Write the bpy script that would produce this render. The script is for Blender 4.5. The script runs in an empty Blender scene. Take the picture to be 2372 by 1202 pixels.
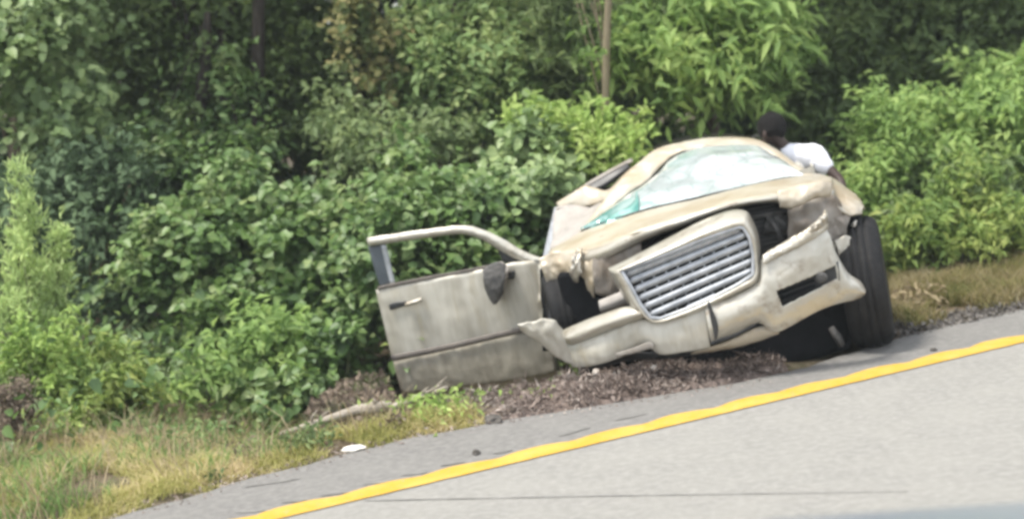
import bpy, bmesh, math, random
import numpy as np
from mathutils import Matrix, Vector, noise

random.seed(7); RNG = np.random.default_rng(7)
S = bpy.context.scene
C = S.collection
R = math.radians

# ------------------------------------------------------------------ camera
HAZE = 0.0013; CAM_H = 2.3; FPX = 3850.0; W0, H0 = 2372.0, 1202.0
PITCH = R(8.52); ROLL = R(-7.0)
cam = bpy.data.cameras.new('camera'); camo = bpy.data.objects.new('camera', cam); C.objects.link(camo)
RC = (Matrix.Rotation(math.pi/2 - PITCH, 4, 'X') @ Matrix.Rotation(ROLL, 4, 'Z'))
camo.matrix_world = Matrix.Translation((0, 0, CAM_H)) @ RC
cam.sensor_width = 36.0; cam.lens = FPX / W0 * 36.0
cam.clip_start = 0.1; cam.clip_end = 1000
cam.dof.use_dof = True; cam.dof.focus_distance = 9.4; cam.dof.aperture_fstop = 1.2
S.camera = camo

# ------------------------------------------------------------------ light
S.view_settings.view_transform = 'Standard'; S.view_settings.look = 'None'
S.view_settings.exposure = 1.2; S.view_settings.gamma = 1.0
S.view_settings.use_curve_mapping = False
SUN_EL, SUN_AZ = R(68), R(255)      # azimuth clockwise from +Y
w = bpy.data.worlds.new('World'); S.world = w; w.use_nodes = True
nt = w.node_tree; nt.nodes.clear()
out = nt.nodes.new('ShaderNodeOutputWorld'); bg = nt.nodes.new('ShaderNodeBackground')
sky = nt.nodes.new('ShaderNodeTexSky'); sky.sky_type = 'NISHITA'; sky.sun_disc = False
sky.sun_elevation = SUN_EL; sky.sun_rotation = SUN_AZ; sky.dust_density = 2.0
tc = nt.nodes.new('ShaderNodeTexCoord'); nz = nt.nodes.new('ShaderNodeTexNoise')
nz.inputs['Scale'].default_value = 2.6; nz.inputs['Detail'].default_value = 6
cr = nt.nodes.new('ShaderNodeValToRGB'); cr.color_ramp.elements[0].position = 0.30; cr.color_ramp.elements[1].position = 0.62
mx = nt.nodes.new('ShaderNodeMix'); mx.data_type = 'RGBA'
mx.inputs[7].default_value = (9.2, 9.4, 9.6, 1)
nt.links.new(tc.outputs['Generated'], nz.inputs['Vector']); nt.links.new(nz.outputs['Fac'], cr.inputs['Fac'])
nt.links.new(cr.outputs['Color'], mx.inputs[0]); nt.links.new(sky.outputs['Color'], mx.inputs[6])
nt.links.new(mx.outputs[2], bg.inputs['Color']); bg.inputs['Strength'].default_value = 0.10
nt.links.new(bg.outputs['Background'], out.inputs['Surface'])
sl = bpy.data.lights.new('sun', 'SUN'); sl.energy = 2.4; sl.angle = R(12); sl.color = (1.0, 0.95, 0.86)
so = bpy.data.objects.new('sun', sl); C.objects.link(so)
sd = Vector((math.sin(SUN_AZ)*math.cos(SUN_EL), math.cos(SUN_AZ)*math.cos(SUN_EL), math.sin(SUN_EL)))
so.rotation_euler = sd.to_track_quat('Z', 'Y').to_euler(); so.location = (0, 0, 30)
cy = S.cycles
cy.use_denoising = True
cy.max_bounces = 6; cy.diffuse_bounces = 3; cy.glossy_bounces = 3; cy.transmission_bounces = 4; cy.transparent_max_bounces = 8
cy.caustics_reflective = False; cy.caustics_refractive = False
cy.pixel_filter_type = 'BLACKMAN_HARRIS'; cy.filter_width = 3.2

# ------------------------------------------------------------------ projection helpers
R3 = RC.to_3x3(); CAMP = Vector((0, 0, CAM_H))
def ray(px, py): return R3 @ Vector(((px - W0/2)/FPX, -(py - H0/2)/FPX, -1.0))
def at(px, py, depth):
    d = ray(px, py); return CAMP + d*(depth/d.y)
def G(px, py, z=0.0):
    d = ray(px, py); return CAMP + d*((z - CAM_H)/d.z)
def proj(p):
    v = R3.transposed() @ (Vector(p) - CAMP); return (W0/2 + FPX*v.x/-v.z, H0/2 - FPX*v.y/-v.z)

# car frame: x = towards image right, y = towards the car's tail, z = up
CAR_O = at(1655, 925, 9.55)
CAR_M = Matrix.Translation(CAR_O) @ Matrix.Rotation(R(-7.5), 4, 'Z') @ Matrix.Rotation(R(-8.0), 4, 'Y')
CAR_I = CAR_M.inverted(); CAR_I3 = CAR_I.to_3x3(); CO = CAR_I @ CAMP
def L(px, py, y):
    d = CAR_I3 @ ray(px, py); return CO + d*((y - CO.y)/d.y)

# ------------------------------------------------------------------ object helpers
def tag(o, label=None, cat=None, group=None, kind=None):
    if label: o['label'] = label
    if cat: o['category'] = cat
    if group: o['group'] = group
    if kind: o['kind'] = kind
    return o
def thing(name, label, cat, loc=(0, 0, 0), group=None, M=None):
    o = bpy.data.objects.new(name, None); C.objects.link(o); o.empty_display_size = 0.2
    if M is not None: o.matrix_world = M
    else: o.location = loc
    return tag(o, label, cat, group)
def mesh_obj(name, verts, faces, m, parent=None, smooth=True, local=False):
    """verts Nx3, faces either array (k,m) or list of tuples; world coords unless parent given with local=True"""
    me = bpy.data.meshes.new(name)
    verts = np.asarray(verts, dtype=np.float32).reshape(-1, 3)
    if isinstance(faces, np.ndarray):
        k, n = faces.shape
        me.vertices.add(len(verts)); me.vertices.foreach_set('co', verts.ravel())
        me.loops.add(k*n); me.loops.foreach_set('vertex_index', faces.astype(np.int32).ravel())
        me.polygons.add(k); me.polygons.foreach_set('loop_start', np.arange(0, k*n, n, dtype=np.int32))
        me.update(calc_edges=True)
    else:
        me.from_pydata(verts.tolist(), [], [tuple(f) for f in faces]); me.update()
    if smooth: me.polygons.foreach_set('use_smooth', np.ones(len(me.polygons), dtype=bool))
    me.materials.append(m)
    o = bpy.data.objects.new(name, me); C.objects.link(o)
    if parent is not None: o.parent = parent
    return o
def solid(o, t, off=0.0):
    md = o.modifiers.new('solid', 'SOLIDIFY'); md.thickness = t; md.offset = off; return o
def sub(o, n=1):
    md = o.modifiers.new('sub', 'SUBSURF'); md.levels = n; md.render_levels = n; return o
def bevel(o, wd=0.01, n=2):
    md = o.modifiers.new('bev', 'BEVEL'); md.width = wd; md.segments = n; md.limit_method = 'ANGLE'; return o
def tube(pts, rad, n=10, closed=False, jag=0.0):
    """verts, faces of a tube along points with radius per point"""
    pts = [Vector(p) for p in pts]
    if not isinstance(rad, (list, tuple)): rad = [rad]*len(pts)
    V, F = [], []
    for i, p in enumerate(pts):
        a = pts[max(0, i-1)]; b = pts[min(len(pts)-1, i+1)]
        t = (b - a).normalized(); u = t.orthogonal().normalized() if i == 0 else (u - t*u.dot(t)).normalized()
        v = t.cross(u)
        for k in range(n):
            an = 2*math.pi*k/n; r = rad[i]*(1 + random.uniform(-jag, jag))
            V.append(p + (u*math.cos(an) + v*math.sin(an))*r)
    for i in range(len(pts)-1):
        for k in range(n):
            F.append((i*n+k, i*n+(k+1) % n, (i+1)*n+(k+1) % n, (i+1)*n+k))
    F.append(tuple(range(n-1, -1, -1))); F.append(tuple(range((len(pts)-1)*n, len(pts)*n)))
    return V, F
def tube_obj(name, pts, rad, m, parent=None, n=10, jag=0.0):
    V, F = tube(pts, rad, n, jag=jag); return mesh_obj(name, V, F, m, parent)
def box_vf(c, s, M=None):
    V = [Vector((c[0]+sx*s[0]/2, c[1]+sy*s[1]/2, c[2]+sz*s[2]/2)) for sx in (-1, 1) for sy in (-1, 1) for sz in (-1, 1)]
    if M: V = [M @ v for v in V]
    return V, [(0, 1, 3, 2), (4, 6, 7, 5), (0, 4, 5, 1), (2, 3, 7, 6), (0, 2, 6, 4), (1, 5, 7, 3)]
def box_obj(name, c, s, m, parent=None, bev=0.01, M=None):
    V, F = box_vf(c, s, M); o = mesh_obj(name, V, F, m, parent, smooth=False)
    if bev: bevel(o, bev)
    return o

# ------------------------------------------------------------------ materials
def mat(name, col, rough=0.6, metal=0.0, spec=0.5, var=None, vscale=5.0, vstretch=(1, 1, 1), bump=0.0, bscale=40.0, coat=0.0, ramp=(0.4, 0.65), var2=None, v2scale=20, v2=(0.5, 0.7)):
    m = bpy.data.materials.new(name); m.use_nodes = True; n = m.node_tree.nodes; l = m.node_tree.links
    b = n['Principled BSDF']; b.inputs['Base Color'].default_value = (*col, 1); b.inputs['Roughness'].default_value = rough
    b.inputs['Metallic'].default_value = metal; b.inputs['Specular IOR Level'].default_value = spec
    b.inputs['Coat Weight'].default_value = coat; b.inputs['Coat Roughness'].default_value = 0.15
    t = n.new('ShaderNodeTexCoord'); mp = n.new('ShaderNodeMapping'); l.new(t.outputs['Object'], mp.inputs['Vector']); mp.inputs['Scale'].default_value = vstretch
    last = None
    def layer(colr, sc, rp, prev):
        nz = n.new('ShaderNodeTexNoise'); nz.inputs['Scale'].default_value = sc; nz.inputs['Detail'].default_value = 8; nz.inputs['Roughness'].default_value = 0.62
        l.new(mp.outputs['Vector'], nz.inputs['Vector'])
        cr = n.new('ShaderNodeMapRange'); cr.inputs[1].default_value = rp[0]; cr.inputs[2].default_value = rp[1]; l.new(nz.outputs['Fac'], cr.inputs[0])
        mx = n.new('ShaderNodeMix'); mx.data_type = 'RGBA'; mx.inputs[7].default_value = (*colr, 1)
        if prev is None: mx.inputs[6].default_value = (*col, 1)
        else: l.new(prev, mx.inputs[6])
        l.new(cr.outputs[0], mx.inputs[0]); return mx.outputs[2]
    if var is not None: last = layer(var, vscale, ramp, None)
    if var2 is not None: last = layer(var2, v2scale, v2, last)
    if last is not None: l.new(last, b.inputs['Base Color'])
    if bump:
        nz = n.new('ShaderNodeTexNoise'); nz.inputs['Scale'].default_value = bscale; nz.inputs['Detail'].default_value = 6
        l.new(mp.outputs['Vector'], nz.inputs['Vector'])
        bp = n.new('ShaderNodeBump'); bp.inputs['Strength'].default_value = bump; bp.inputs['Distance'].default_value = 0.02
        l.new(nz.outputs['Fac'], bp.inputs['Height']); l.new(bp.outputs['Normal'], b.inputs['Normal'])
    return m
def leafmat(name, cols, rough=0.5, transl=0.3, spec=0.5):
    rough = rough + .1; spec = spec*.7; transl += .06
    """colours picked at random per leaf"""
    m = bpy.data.materials.new(name); m.use_nodes = True; n = m.node_tree.nodes; l = m.node_tree.links
    b = n['Principled BSDF']; b.inputs['Roughness'].default_value = rough; b.inputs['Specular IOR Level'].default_value = spec
    g = n.new('ShaderNodeNewGeometry'); cr = n.new('ShaderNodeValToRGB')
    e = cr.color_ramp.elements; e[0].color = (*cols[0], 1); e[0].position = 0; e[1].color = (*cols[-1], 1); e[1].position = 1
    for i, c in enumerate(cols[1:-1]):
        x = e.new((i+1)/(len(cols)-1)); x.color = (*c, 1)
    t_ = n.new('ShaderNodeTexCoord'); z_ = n.new('ShaderNodeTexNoise'); z_.inputs['Scale'].default_value = 2.2; z_.inputs['Detail'].default_value = 4
    l.new(t_.outputs['Object'], z_.inputs['Vector'])
    a_ = n.new('ShaderNodeMath'); a_.operation = 'MULTIPLY_ADD'; a_.inputs[1].default_value = 2.0; a_.inputs[2].default_value = -0.78; l.new(z_.outputs['Fac'], a_.inputs[0])
    b_ = n.new('ShaderNodeMath'); b_.operation = 'MULTIPLY_ADD'; b_.inputs[1].default_value = 0.62; l.new(g.outputs['Random Per Island'], b_.inputs[0]); l.new(a_.outputs[0], b_.inputs[2])
    l.new(b_.outputs[0], cr.inputs['Fac']); l.new(cr.outputs['Color'], b.inputs['Base Color'])
    tr = n.new('ShaderNodeBsdfTranslucent'); l.new(cr.outputs['Color'], tr.inputs['Color'])
    ms = n.new('ShaderNodeMixShader'); ms.inputs[0].default_value = transl
    l.new(b.outputs[0], ms.inputs[1]); l.new(tr.outputs[0], ms.inputs[2]); l.new(ms.outputs[0], n['Material Output'].inputs['Surface'])
    return m

PAINT = mat('champagne_paint', (0.47, 0.452, 0.395), 0.30, 0.25, 0.5, var=(0.36, 0.32, 0.25), vscale=3.0, ramp=(0.42, 0.68), coat=0.6, var2=(0.22, 0.175, 0.125), v2scale=11, v2=(0.54, 0.74), bump=0.08, bscale=8)
PAINT_TAN = mat('dusty_paint', (0.48, 0.435, 0.355), 0.40, 0.1, 0.5, var=(0.38, 0.31, 0.215), vscale=3.4, ramp=(0.38, 0.64), coat=0.25, var2=(0.48, 0.46, 0.40), v2scale=5, v2=(0.5, 0.75), bump=0.15, bscale=10)
PAINT_DIRTY = mat('mud_streaked_paint', (0.50, 0.48, 0.42), 0.42, 0.12, 0.5, var=(0.33, 0.305, 0.25), vscale=2.2, vstretch=(2.5, 2.5, 0.5), ramp=(0.42, 0.66), coat=0.2, var2=(0.36, 0.315, 0.22), v2scale=6, v2=(0.55, 0.8), bump=0.05, bscale=7)
PRIMER = mat('scuffed_panel_underside', (0.27, 0.25, 0.225), 0.65, 0, 0.4, var=(0.17, 0.14, 0.11), vscale=5, bump=0.3, bscale=14)
DARK = mat('dark_cavity_and_shade', (0.005, 0.006, 0.007), 0.95, 0, 0.08, var=(0.010, 0.010, 0.012), vscale=9, bump=0.3)
DARKP = mat('black_trim_plastic', (0.025, 0.026, 0.028), 0.45, 0, 0.5)
GREYP = mat('grey_worn_plastic', (0.10, 0.095, 0.09), 0.6, 0, 0.4, var=(0.045, 0.045, 0.045), vscale=14, ramp=(0.4, 0.6), bump=0.5, bscale=40)
SILVER = mat('satin_silver', (0.46, 0.48, 0.51), 0.42, 0.3, 0.5, var=(0.29, 0.31, 0.34), vscale=12)
METAL = mat('bare_crumpled_metal', (0.55, 0.52, 0.46), 0.35, 0.6, 0.5, var=(0.3, 0.26, 0.2), vscale=14, bump=0.4, bscale=30)
RUBBER = mat('tyre_rubber', (0.009, 0.009, 0.010), 0.7, 0, 0.25, var=(0.024, 0.023, 0.022), vscale=14, ramp=(0.45, 0.8), bump=0.3, bscale=60)
RIM = mat('dull_alloy', (0.06, 0.06, 0.065), 0.4, 0.7, 0.5)
STRIP = mat('brown_grey_trim', (0.115, 0.10, 0.088), 0.6, 0, 0.4, var=(0.16, 0.14, 0.12), vscale=9)
CURT = mat('dusty_grey_curtain', (0.36, 0.335, 0.31), 0.7, 0, 0.3, var=(0.28, 0.26, 0.235), vscale=7, ramp=(0.4, 0.7), bump=0.25, bscale=14)

def glass_mat():
    m = bpy.data.materials.new('cracked_teal_glass'); m.use_nodes = True; n = m.node_tree.nodes; l = m.node_tree.links
    b = n['Principled BSDF']; b.inputs['Roughness'].default_value = 0.07; b.inputs['Specular IOR Level'].default_value = 1.0
    b.inputs['IOR'].default_value = 1.75; b.inputs['Coat Weight'].default_value = 1.0; b.inputs['Coat Roughness'].default_value = 0.03
    t = n.new('ShaderNodeTexCoord'); nz = n.new('ShaderNodeTexNoise'); nz.inputs['Scale'].default_value = 3.0; nz.inputs['Detail'].default_value = 5
    l.new(t.outputs['Object'], nz.inputs['Vector'])
    sx = n.new('ShaderNodeSeparateXYZ'); l.new(t.outputs['Object'], sx.inputs[0])
    ad = n.new('ShaderNodeMath'); ad.operation = 'MULTIPLY_ADD'; l.new(sx.outputs['X'], ad.inputs[0]); ad.inputs[1].default_value = 0.45; l.new(nz.outputs['Fac'], ad.inputs[2])
    cr = n.new('ShaderNodeValToRGB'); l.new(ad.outputs[0], cr.inputs['Fac'])
    e = cr.color_ramp.elements; e[0].position = 0.20; e[0].color = (0.09, 0.23, 0.20, 1); e[1].position = 0.50; e[1].color = (0.44, 0.49, 0.49, 1); y_ = e.new(.62); y_.color = (.36, .40, .40, 1); y_ = e.new(.76); y_.color = (.56, .60, .60, 1)
    x = e.new(0.36); x.color = (0.30, 0.42, 0.40, 1)
    vo = n.new('ShaderNodeTexVoronoi'); vo.feature = 'DISTANCE_TO_EDGE'; vo.inputs['Scale'].default_value = 7; 
    mv = n.new('ShaderNodeVectorMath'); mv.operation = 'MULTIPLY_ADD'; l.new(nz.outputs['Color'], mv.inputs[0]); mv.inputs[1].default_value = (.25, .25, .25); l.new(t.outputs['Object'], mv.inputs[2]); l.new(mv.outputs[0], vo.inputs['Vector'])
    mr = n.new('ShaderNodeMapRange'); mr.inputs[1].default_value = 0.0; mr.inputs[2].default_value = 0.05; mr.inputs[3].default_value = .45; mr.inputs[4].default_value = 0.0; l.new(vo.outputs['Distance'], mr.inputs[0])
    mx = n.new('ShaderNodeMix'); mx.data_type = 'RGBA'; mx.inputs[7].default_value = (.16, .26, .25, 1); l.new(mr.outputs[0], mx.inputs[0]); l.new(cr.outputs[0], mx.inputs[6]); l.new(mx.outputs[2], b.inputs['Base Color'])
    n2 = n.new('ShaderNodeTexNoise'); n2.inputs['Scale'].default_value = 4; l.new(t.outputs['Object'], n2.inputs['Vector'])
    bp = n.new('ShaderNodeBump'); bp.inputs['Strength'].default_value = 0.35; bp.inputs['Distance'].default_value = 0.05; l.new(n2.outputs['Fac'], bp.inputs['Height'])
    l.new(bp.outputs['Normal'], b.inputs['Normal'])
    return m
GLASS = glass_mat()

# ------------------------------------------------------------------ patches between two traced edges
def cat(P, n, lin=False):
    """resample control points P (k,3) evenly in index with Catmull-Rom (or linear)"""
    P = np.asarray(P, float); k = len(P); out = []
    for t in np.linspace(0, k-1, n):
        i = min(int(t), k-2); f = t - i
        p1, p2 = P[i], P[i+1]
        if lin or k < 3: out.append(p1 + (p2-p1)*f); continue
        p0 = P[i-1] if i > 0 else 2*p1-p2; p3 = P[i+2] if i+2 < k else 2*p2-p1
        out.append(0.5*((2*p1)+(-p0+p2)*f+(2*p0-5*p1+4*p2-p3)*f*f+(-p0+3*p1-3*p2+p3)*f**3))
    return np.array(out)
def inside(poly, x, y):
    c = False; j = len(poly)-1
    for i in range(len(poly)):
        xi, yi = poly[i]; xj, yj = poly[j]
        if (yi > y) != (yj > y) and x < (xj-xi)*(y-yi)/(yj-yi)+xi: c = not c
        j = i
    return c
def patch(name, top, bot, m, parent, n=40, rows=12, bulge=0.0, crumple=0.0, cscale=6.0, thick=0.012, lin=False, prof=None, holes=(), f=None, up=0.0, label=None):
    """top/bot: equal-length lists of (px, py, y) in the photograph and on the car's own depth axis"""
    f = f or L
    T = cat([f(*p) for p in top], n, lin); B = cat([f(*p) for p in bot], n, lin)
    V, F = [], []
    for r in range(rows+1):
        v = r/rows
        for i in range(n):
            p = T[i]*(1-v) + B[i]*v
            b = math.sin(math.pi*v) if prof is None else prof(v)
            p = Vector(p) + Vector((0, -bulge*b, up*math.sin(math.pi*v)))
            if crumple:
                q = noise.noise_vector(Vector(p)*cscale)
                q2 = noise.noise_vector(Vector(p)*cscale*2.7)
                rg = abs(noise.noise(Vector(p)*cscale*1.3 + Vector((9, 4, 2)))) + .5*abs(noise.noise(Vector(p)*cscale*3 + Vector((2, 7, 1))))
                p = p + Vector((q.x*0.35, q.y*.6, q.z*0.4))*crumple + q2*crumple*0.3 + Vector((0, 1, -.3))*(.3-rg)*crumple*1.6
            V.append(p)
    hl = [[tuple(f(px, py, yy))[0::2] for px, py, yy in h] for h in holes]
    for r in range(rows):
        for i in range(n-1):
            a, b, c, d = r*n+i, r*n+i+1, (r+1)*n+i+1, (r+1)*n+i
            ce = (V[a]+V[b]+V[c]+V[d])/4
            if any(inside(h, ce.x, ce.z) for h in hl): continue
            F.append((a, d, c, b))
    o = mesh_obj(name, V, F, m, parent)
    if thick: solid(o, thick, -1)
    if label: o['label'] = label
    return o

# =================================================================== SETTING
A_ = G(600, 1202); B_ = G(2370, 785)
RD = (B_ - A_); RD.z = 0; RD.normalize()          # along the road, away from the camera
RN = Vector((-RD.y, RD.x, 0))                      # across the road, towards the woods
def UV(p): q = Vector(p) - A_; return q.dot(RD), q.dot(RN)
def RP(u, v, z=0.0): q = A_ + RD*u + RN*v; return Vector((q.x, q.y, z))
edge_pts = [UV(G(*p)) for p in [(200, 1202), (330, 1165), (560, 1098), (760, 1045), (950, 1000), (1150, 962), (1400, 925), (1700, 880), (1850, 845), (2080, 770), (2230, 735), (2372, 705)]]
eu = [p[0] for p in edge_pts]; ev = [p[1] for p in edge_pts]
def edge_v(u):
    return float(np.interp(u, [-150]+eu+[150], [ev[0]]+ev+[ev[-1]])) + 0.035*noise.noise(Vector((u*3.1, 0, 0))) + 0.02*noise.noise(Vector((u*11, 3, 0)))
def ground_z(x, y):
    u, v = UV((x, y, 0)); d = v - edge_v(u)
    if d < 0: return -0.05
    z = -0.05 + min(d, 0.12)*0.35
    sm = lambda a, b, t: (lambda q: q*q*(3-2*q))(min(max((t-a)/(b-a), 0), 1))
    z -= 0.08*sm(.5, 2.5, d) + 0.30*sm(.25, .85, d)*sm(-.2, .7, u)*(1-sm(3.4, 4.4, u))
    z += 0.02*noise.noise(Vector((x*2.3, y*2.3, 0))) + 0.05*noise.noise(Vector((x*.6, y*.6, 5)))*min(d, 1)
    return z

SOIL = mat('leaf_litter_soil', (0.10, 0.075, 0.05), 0.95, 0, 0.2, var=(0.055, 0.06, 0.03), vscale=1.8, bump=0.8, bscale=30, var2=(0.17, 0.14, 0.10), v2scale=14, v2=(0.5, 0.7))
g = np.linspace(-1, 1, 261)
gx = np.sinh(g*5.2)/np.sinh(5.2)*400; gy = np.sinh(g*5.2)/np.sinh(5.2)*400 + 13
V = [(x, y, ground_z(x, y)) for y in gy for x in gx]
n_ = len(g); idx = np.arange(n_*n_).reshape(n_, n_)
F = np.stack([idx[:-1, :-1].ravel(), idx[:-1, 1:].ravel(), idx[1:, 1:].ravel(), idx[1:, :-1].ravel()], 1)
tag(mesh_obj('ground', V, F, SOIL), 'brown soil and leaf litter under the verge and the woods', 'ground', kind='structure')

def asphalt(name, base, var, spk, streak=False):
    m = mat(name, base, 0.85, 0, 0.35, var=var, vscale=3.0, ramp=(0.35, 0.7), bump=0.6, bscale=120, var2=spk, v2scale=22, v2=(0.42, 0.70))
    return m
ROADM = asphalt('pale_worn_asphalt', (0.255, 0.248, 0.228), (0.215, 0.21, 0.196), (0.30, 0.292, 0.272))
SHOULM = asphalt('grey_gritty_shoulder', (0.185, 0.18, 0.17), (0.15, 0.145, 0.14), (0.235, 0.228, 0.215))
def strip(name, us, v0, v1, z, m, lab, cat_, sag=0.0):
    V, F = [], []; K = 6
    for u in us:
        a, b = v0(u), v1(u)
        for k in range(K+1): V.append(RP(u, a+(b-a)*k/K, z(u, k/K) if callable(z) else z))
    for i in range(len(us)-1):
        for k in range(K): F.append((i*(K+1)+k, (i+1)*(K+1)+k, (i+1)*(K+1)+k+1, i*(K+1)+k+1))
    o = mesh_obj(name, V, F, m); return tag(o, lab, cat_, kind='structure')
us_f = [-150, -60, -25] + list(np.arange(-12, 16, 0.04)) + [25, 60, 150]
strip('road', [-150, -40, -10, 0, 10, 40, 150], lambda u: -9.0, lambda u: 0.05, 0.0, ROADM, 'pale grey asphalt lane filling the bottom right below the yellow line', 'road')
strip('road_shoulder', us_f, lambda u: 0.05, edge_v, lambda u, k: 0.0 if k < 0.99 else -0.035, SHOULM, 'darker grey gritty shoulder between the yellow line and the verge', 'shoulder')
YEL = mat('yellow_road_paint', (0.48, 0.29, 0.034), 0.65, 0, 0.3, var=(0.53, 0.345, 0.075), vscale=5, var2=(0.36, 0.29, 0.15), v2scale=34, v2=(0.54, 0.72), bump=0.25, bscale=90)
LW = 0.165
def wob(u):
    s = (u*2.3) % 1.0; s2 = (u*2.3*0.61+.3) % 1.0
    return 0.048*abs(math.sin(math.pi*s)) + 0.012*abs(math.sin(math.pi*s2)) + 0.012*noise.noise(Vector((u*7, 0, 0)))
strip('yellow_edge_line', [u for u in us_f if abs(u) < 30], lambda u: -LW*0.5 + 0.006*noise.noise(Vector((u*9, 7, 0))), lambda u: LW*0.42 + wob(u)-0.015, 0.006, YEL, 'solid yellow edge line with a scalloped far edge', 'road marking')
TARM = mat('dark_tar_seam', (0.12, 0.117, 0.11), 0.8, 0, 0.3, var=(0.22, 0.215, 0.2), vscale=3, ramp=(0.4, 0.6))
sp = [G(px, py) for px, py in [(845, 1160), (1100, 1155), (1400, 1149), (1750, 1144), (2105, 1139)]]
sp = [Vector(p) for p in cat(sp, 60)]
V, F = [], []
for i, p in enumerate(sp):
    hw = 0.009*(1-0.55*i/60)*(0.8+0.5*noise.noise(p*9)); V += [p + Vector((0, -hw, .004)), p + Vector((0, hw, .004))]
    if i: F.append((2*i-2, 2*i, 2*i+1, 2*i-1))
tag(mesh_obj('road_seam', V, F, TARM), 'thin dark seam running across the pale lane', 'road seam', kind='structure')

# dark scuffs in the shoulder beside the line
for i, (a, b) in enumerate([((540, 1188), (660, 1180)), ((650, 1165), (715, 1158)), ((740, 1150), (810, 1140)), ((840, 1122), (900, 1115)), ((925, 1102), (990, 1094)), ((1020, 1080), (1080, 1070)), ((1140, 1052), (1190, 1042)), ((1290, 1012), (1370, 990)), ((1420, 975), (1500, 958)), ((560, 1130), (700, 1108))]):
    p0, p1 = G(*a), G(*b); V, F = [], []
    for k in range(15):
        t = k/14; p = p0.lerp(p1, t); hw = 0.020*math.sin(math.pi*t)**0.6*(0.7+0.6*noise.noise(p*14)); 
        V += [p + RN*(-hw) + Vector((0, 0, .004)), p + RN*(hw+0.008*noise.noise(p*22)) + Vector((0, 0, .004))]
        if k: F.append((2*k-2, 2*k, 2*k+1, 2*k-1))
    tag(mesh_obj('asphalt_patch', V, F, TARM), 'dark worn streaks in the shoulder along the yellow line', 'road wear', 'dark streaks along the line', kind='structure')

# =================================================================== LEAVES
def leaves(P, size, aspect=0.5, upbias=0.6, face=(0, -0.5, 0), droop=0.15, broad=False, axis=None, axj=1.0, szj=0.45):
    P = np.asarray(P, float); n = len(P)
    nrm = RNG.normal(size=(n, 3)) * (1-upbias) * 0.9 + np.array([0, 0, upbias]) + np.array(face)*0.6
    nrm /= np.linalg.norm(nrm, axis=1, keepdims=True) + 1e-9
    a = RNG.normal(size=(n, 3)) * axj
    if axis is not None: a = a*0.45 + np.asarray(axis)
    a -= nrm*np.sum(a*nrm, 1, keepdims=True); a /= np.linalg.norm(a, axis=1, keepdims=True) + 1e-9
    s = np.cross(nrm, a)
    Ls = size*(1 + RNG.uniform(-szj, szj, (n, 1)))
    if broad:
        tm = [(0, 0, 0), (.22, .48, .10), (.58, .42, .06), (1, 0, -.12), (.58, -.42, .06), (.22, -.48, .10)]
        fc = [(0, 1, 2, 3), (0, 3, 4, 5)]
    else:
        tm = [(0, 0, 0), (.42, .5, .10), (1, 0, -.15), (.42, -.5, .10)]
        fc = [(0, 1, 2), (0, 2, 3)]
    k = len(tm)
    V = np.empty((n, k, 3))
    for j, (t, w_, h) in enumerate(tm):
        V[:, j] = P + a*Ls*t + s*Ls*w_*aspect*(1.6 if broad else 1) + nrm*Ls*h - np.array([0, 0, 1])*Ls*droop*t*t
    base = (np.arange(n)*k)[:, None, None]
    F = (np.array(fc)[None] + base).reshape(-1, len(fc[0]))
    return V.reshape(-1, 3), F
def blob_points(ells, per_m2, clump=0.16, cn=22, inner=0.45, flat=0.6, jit=1.0, subs=8):
    """ells: (centre, (rx,ry,rz)); leaf points gathered in clumps through the volume"""
    out = []; tips = []
    e2 = []
    for c, r in ells:
        c = np.array(c); r = np.array(r); e2.append((c, r*.86))
        for _ in range(subs):
            d = RNG.normal(size=3); d /= np.linalg.norm(d); d[2] = abs(d[2])*.9 if RNG.random() < .7 else d[2]
            e2.append((c + d*r*.85, r*RNG.uniform(.2, .46)))
    for c, r in e2:
        area = 4*math.pi*((r[0]*r[1])**1.6+(r[0]*r[2])**1.6+(r[1]*r[2])**1.6)**(1/1.6)/3**(1/1.6)
        nc = max(6, int(area*per_m2*1.15/cn))
        d = RNG.normal(size=(nc, 3)); d /= np.linalg.norm(d, axis=1, keepdims=True)
        rr = RNG.uniform(inner, 1.0, (nc, 1))**0.6
        cc = np.array(c) + d*rr*np.array(r)*(1+0.2*RNG.normal(size=(nc, 1))*jit)
        keep = np.array([noise.noise(Vector(q)*2.4) + .5*noise.noise(Vector(q)*6) > -0.20 for q in cc]); cc = cc[keep]; d = d[keep]
        if not len(cc): continue
        tips.append(cc)
        k = RNG.integers(int(cn*.4), int(cn*1.6)+1, len(cc))
        sh = d*.8 + np.array([0, -.15, .55]) + RNG.normal(size=cc.shape)*.6; sh /= np.linalg.norm(sh, axis=1, keepdims=True)
        ln = clump*RNG.uniform(.6, 2.8, (len(cc), 1))**1.3
        rep = np.repeat(cc, k, axis=0); shr = np.repeat(sh, k, axis=0); lr = np.repeat(ln, k, axis=0)
        t = RNG.uniform(-.5, 1, (len(rep), 1))
        out.append(rep + shr*lr*t + RNG.normal(size=rep.shape)*clump*.55*np.array([1, 1, flat])*(1.1-.6*np.abs(t)) - np.array([0, 0, 1])*lr*t*t*.3)
    return np.concatenate(out), np.concatenate(tips)
def E(px, py, rx, ry, depth, rd=None):
    """ellipsoid given by where it is seen and how far away it is"""
    k = depth/FPX; return (at(px, py, depth), (rx*k, rd if rd else rx*k*0.7, ry*k))
BARK = mat('grey_brown_bark', (0.16, 0.13, 0.095), 0.9, 0, 0.2, var=(0.09, 0.075, 0.055), vscale=12, vstretch=(3, 3, .5), bump=0.9, bscale=20)
BARKD = mat('dark_bark', (0.035, 0.03, 0.026), 0.95, 0, 0.15, var=(0.06, 0.05, 0.04), vscale=10, vstretch=(3, 3, .5), bump=0.9)
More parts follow.
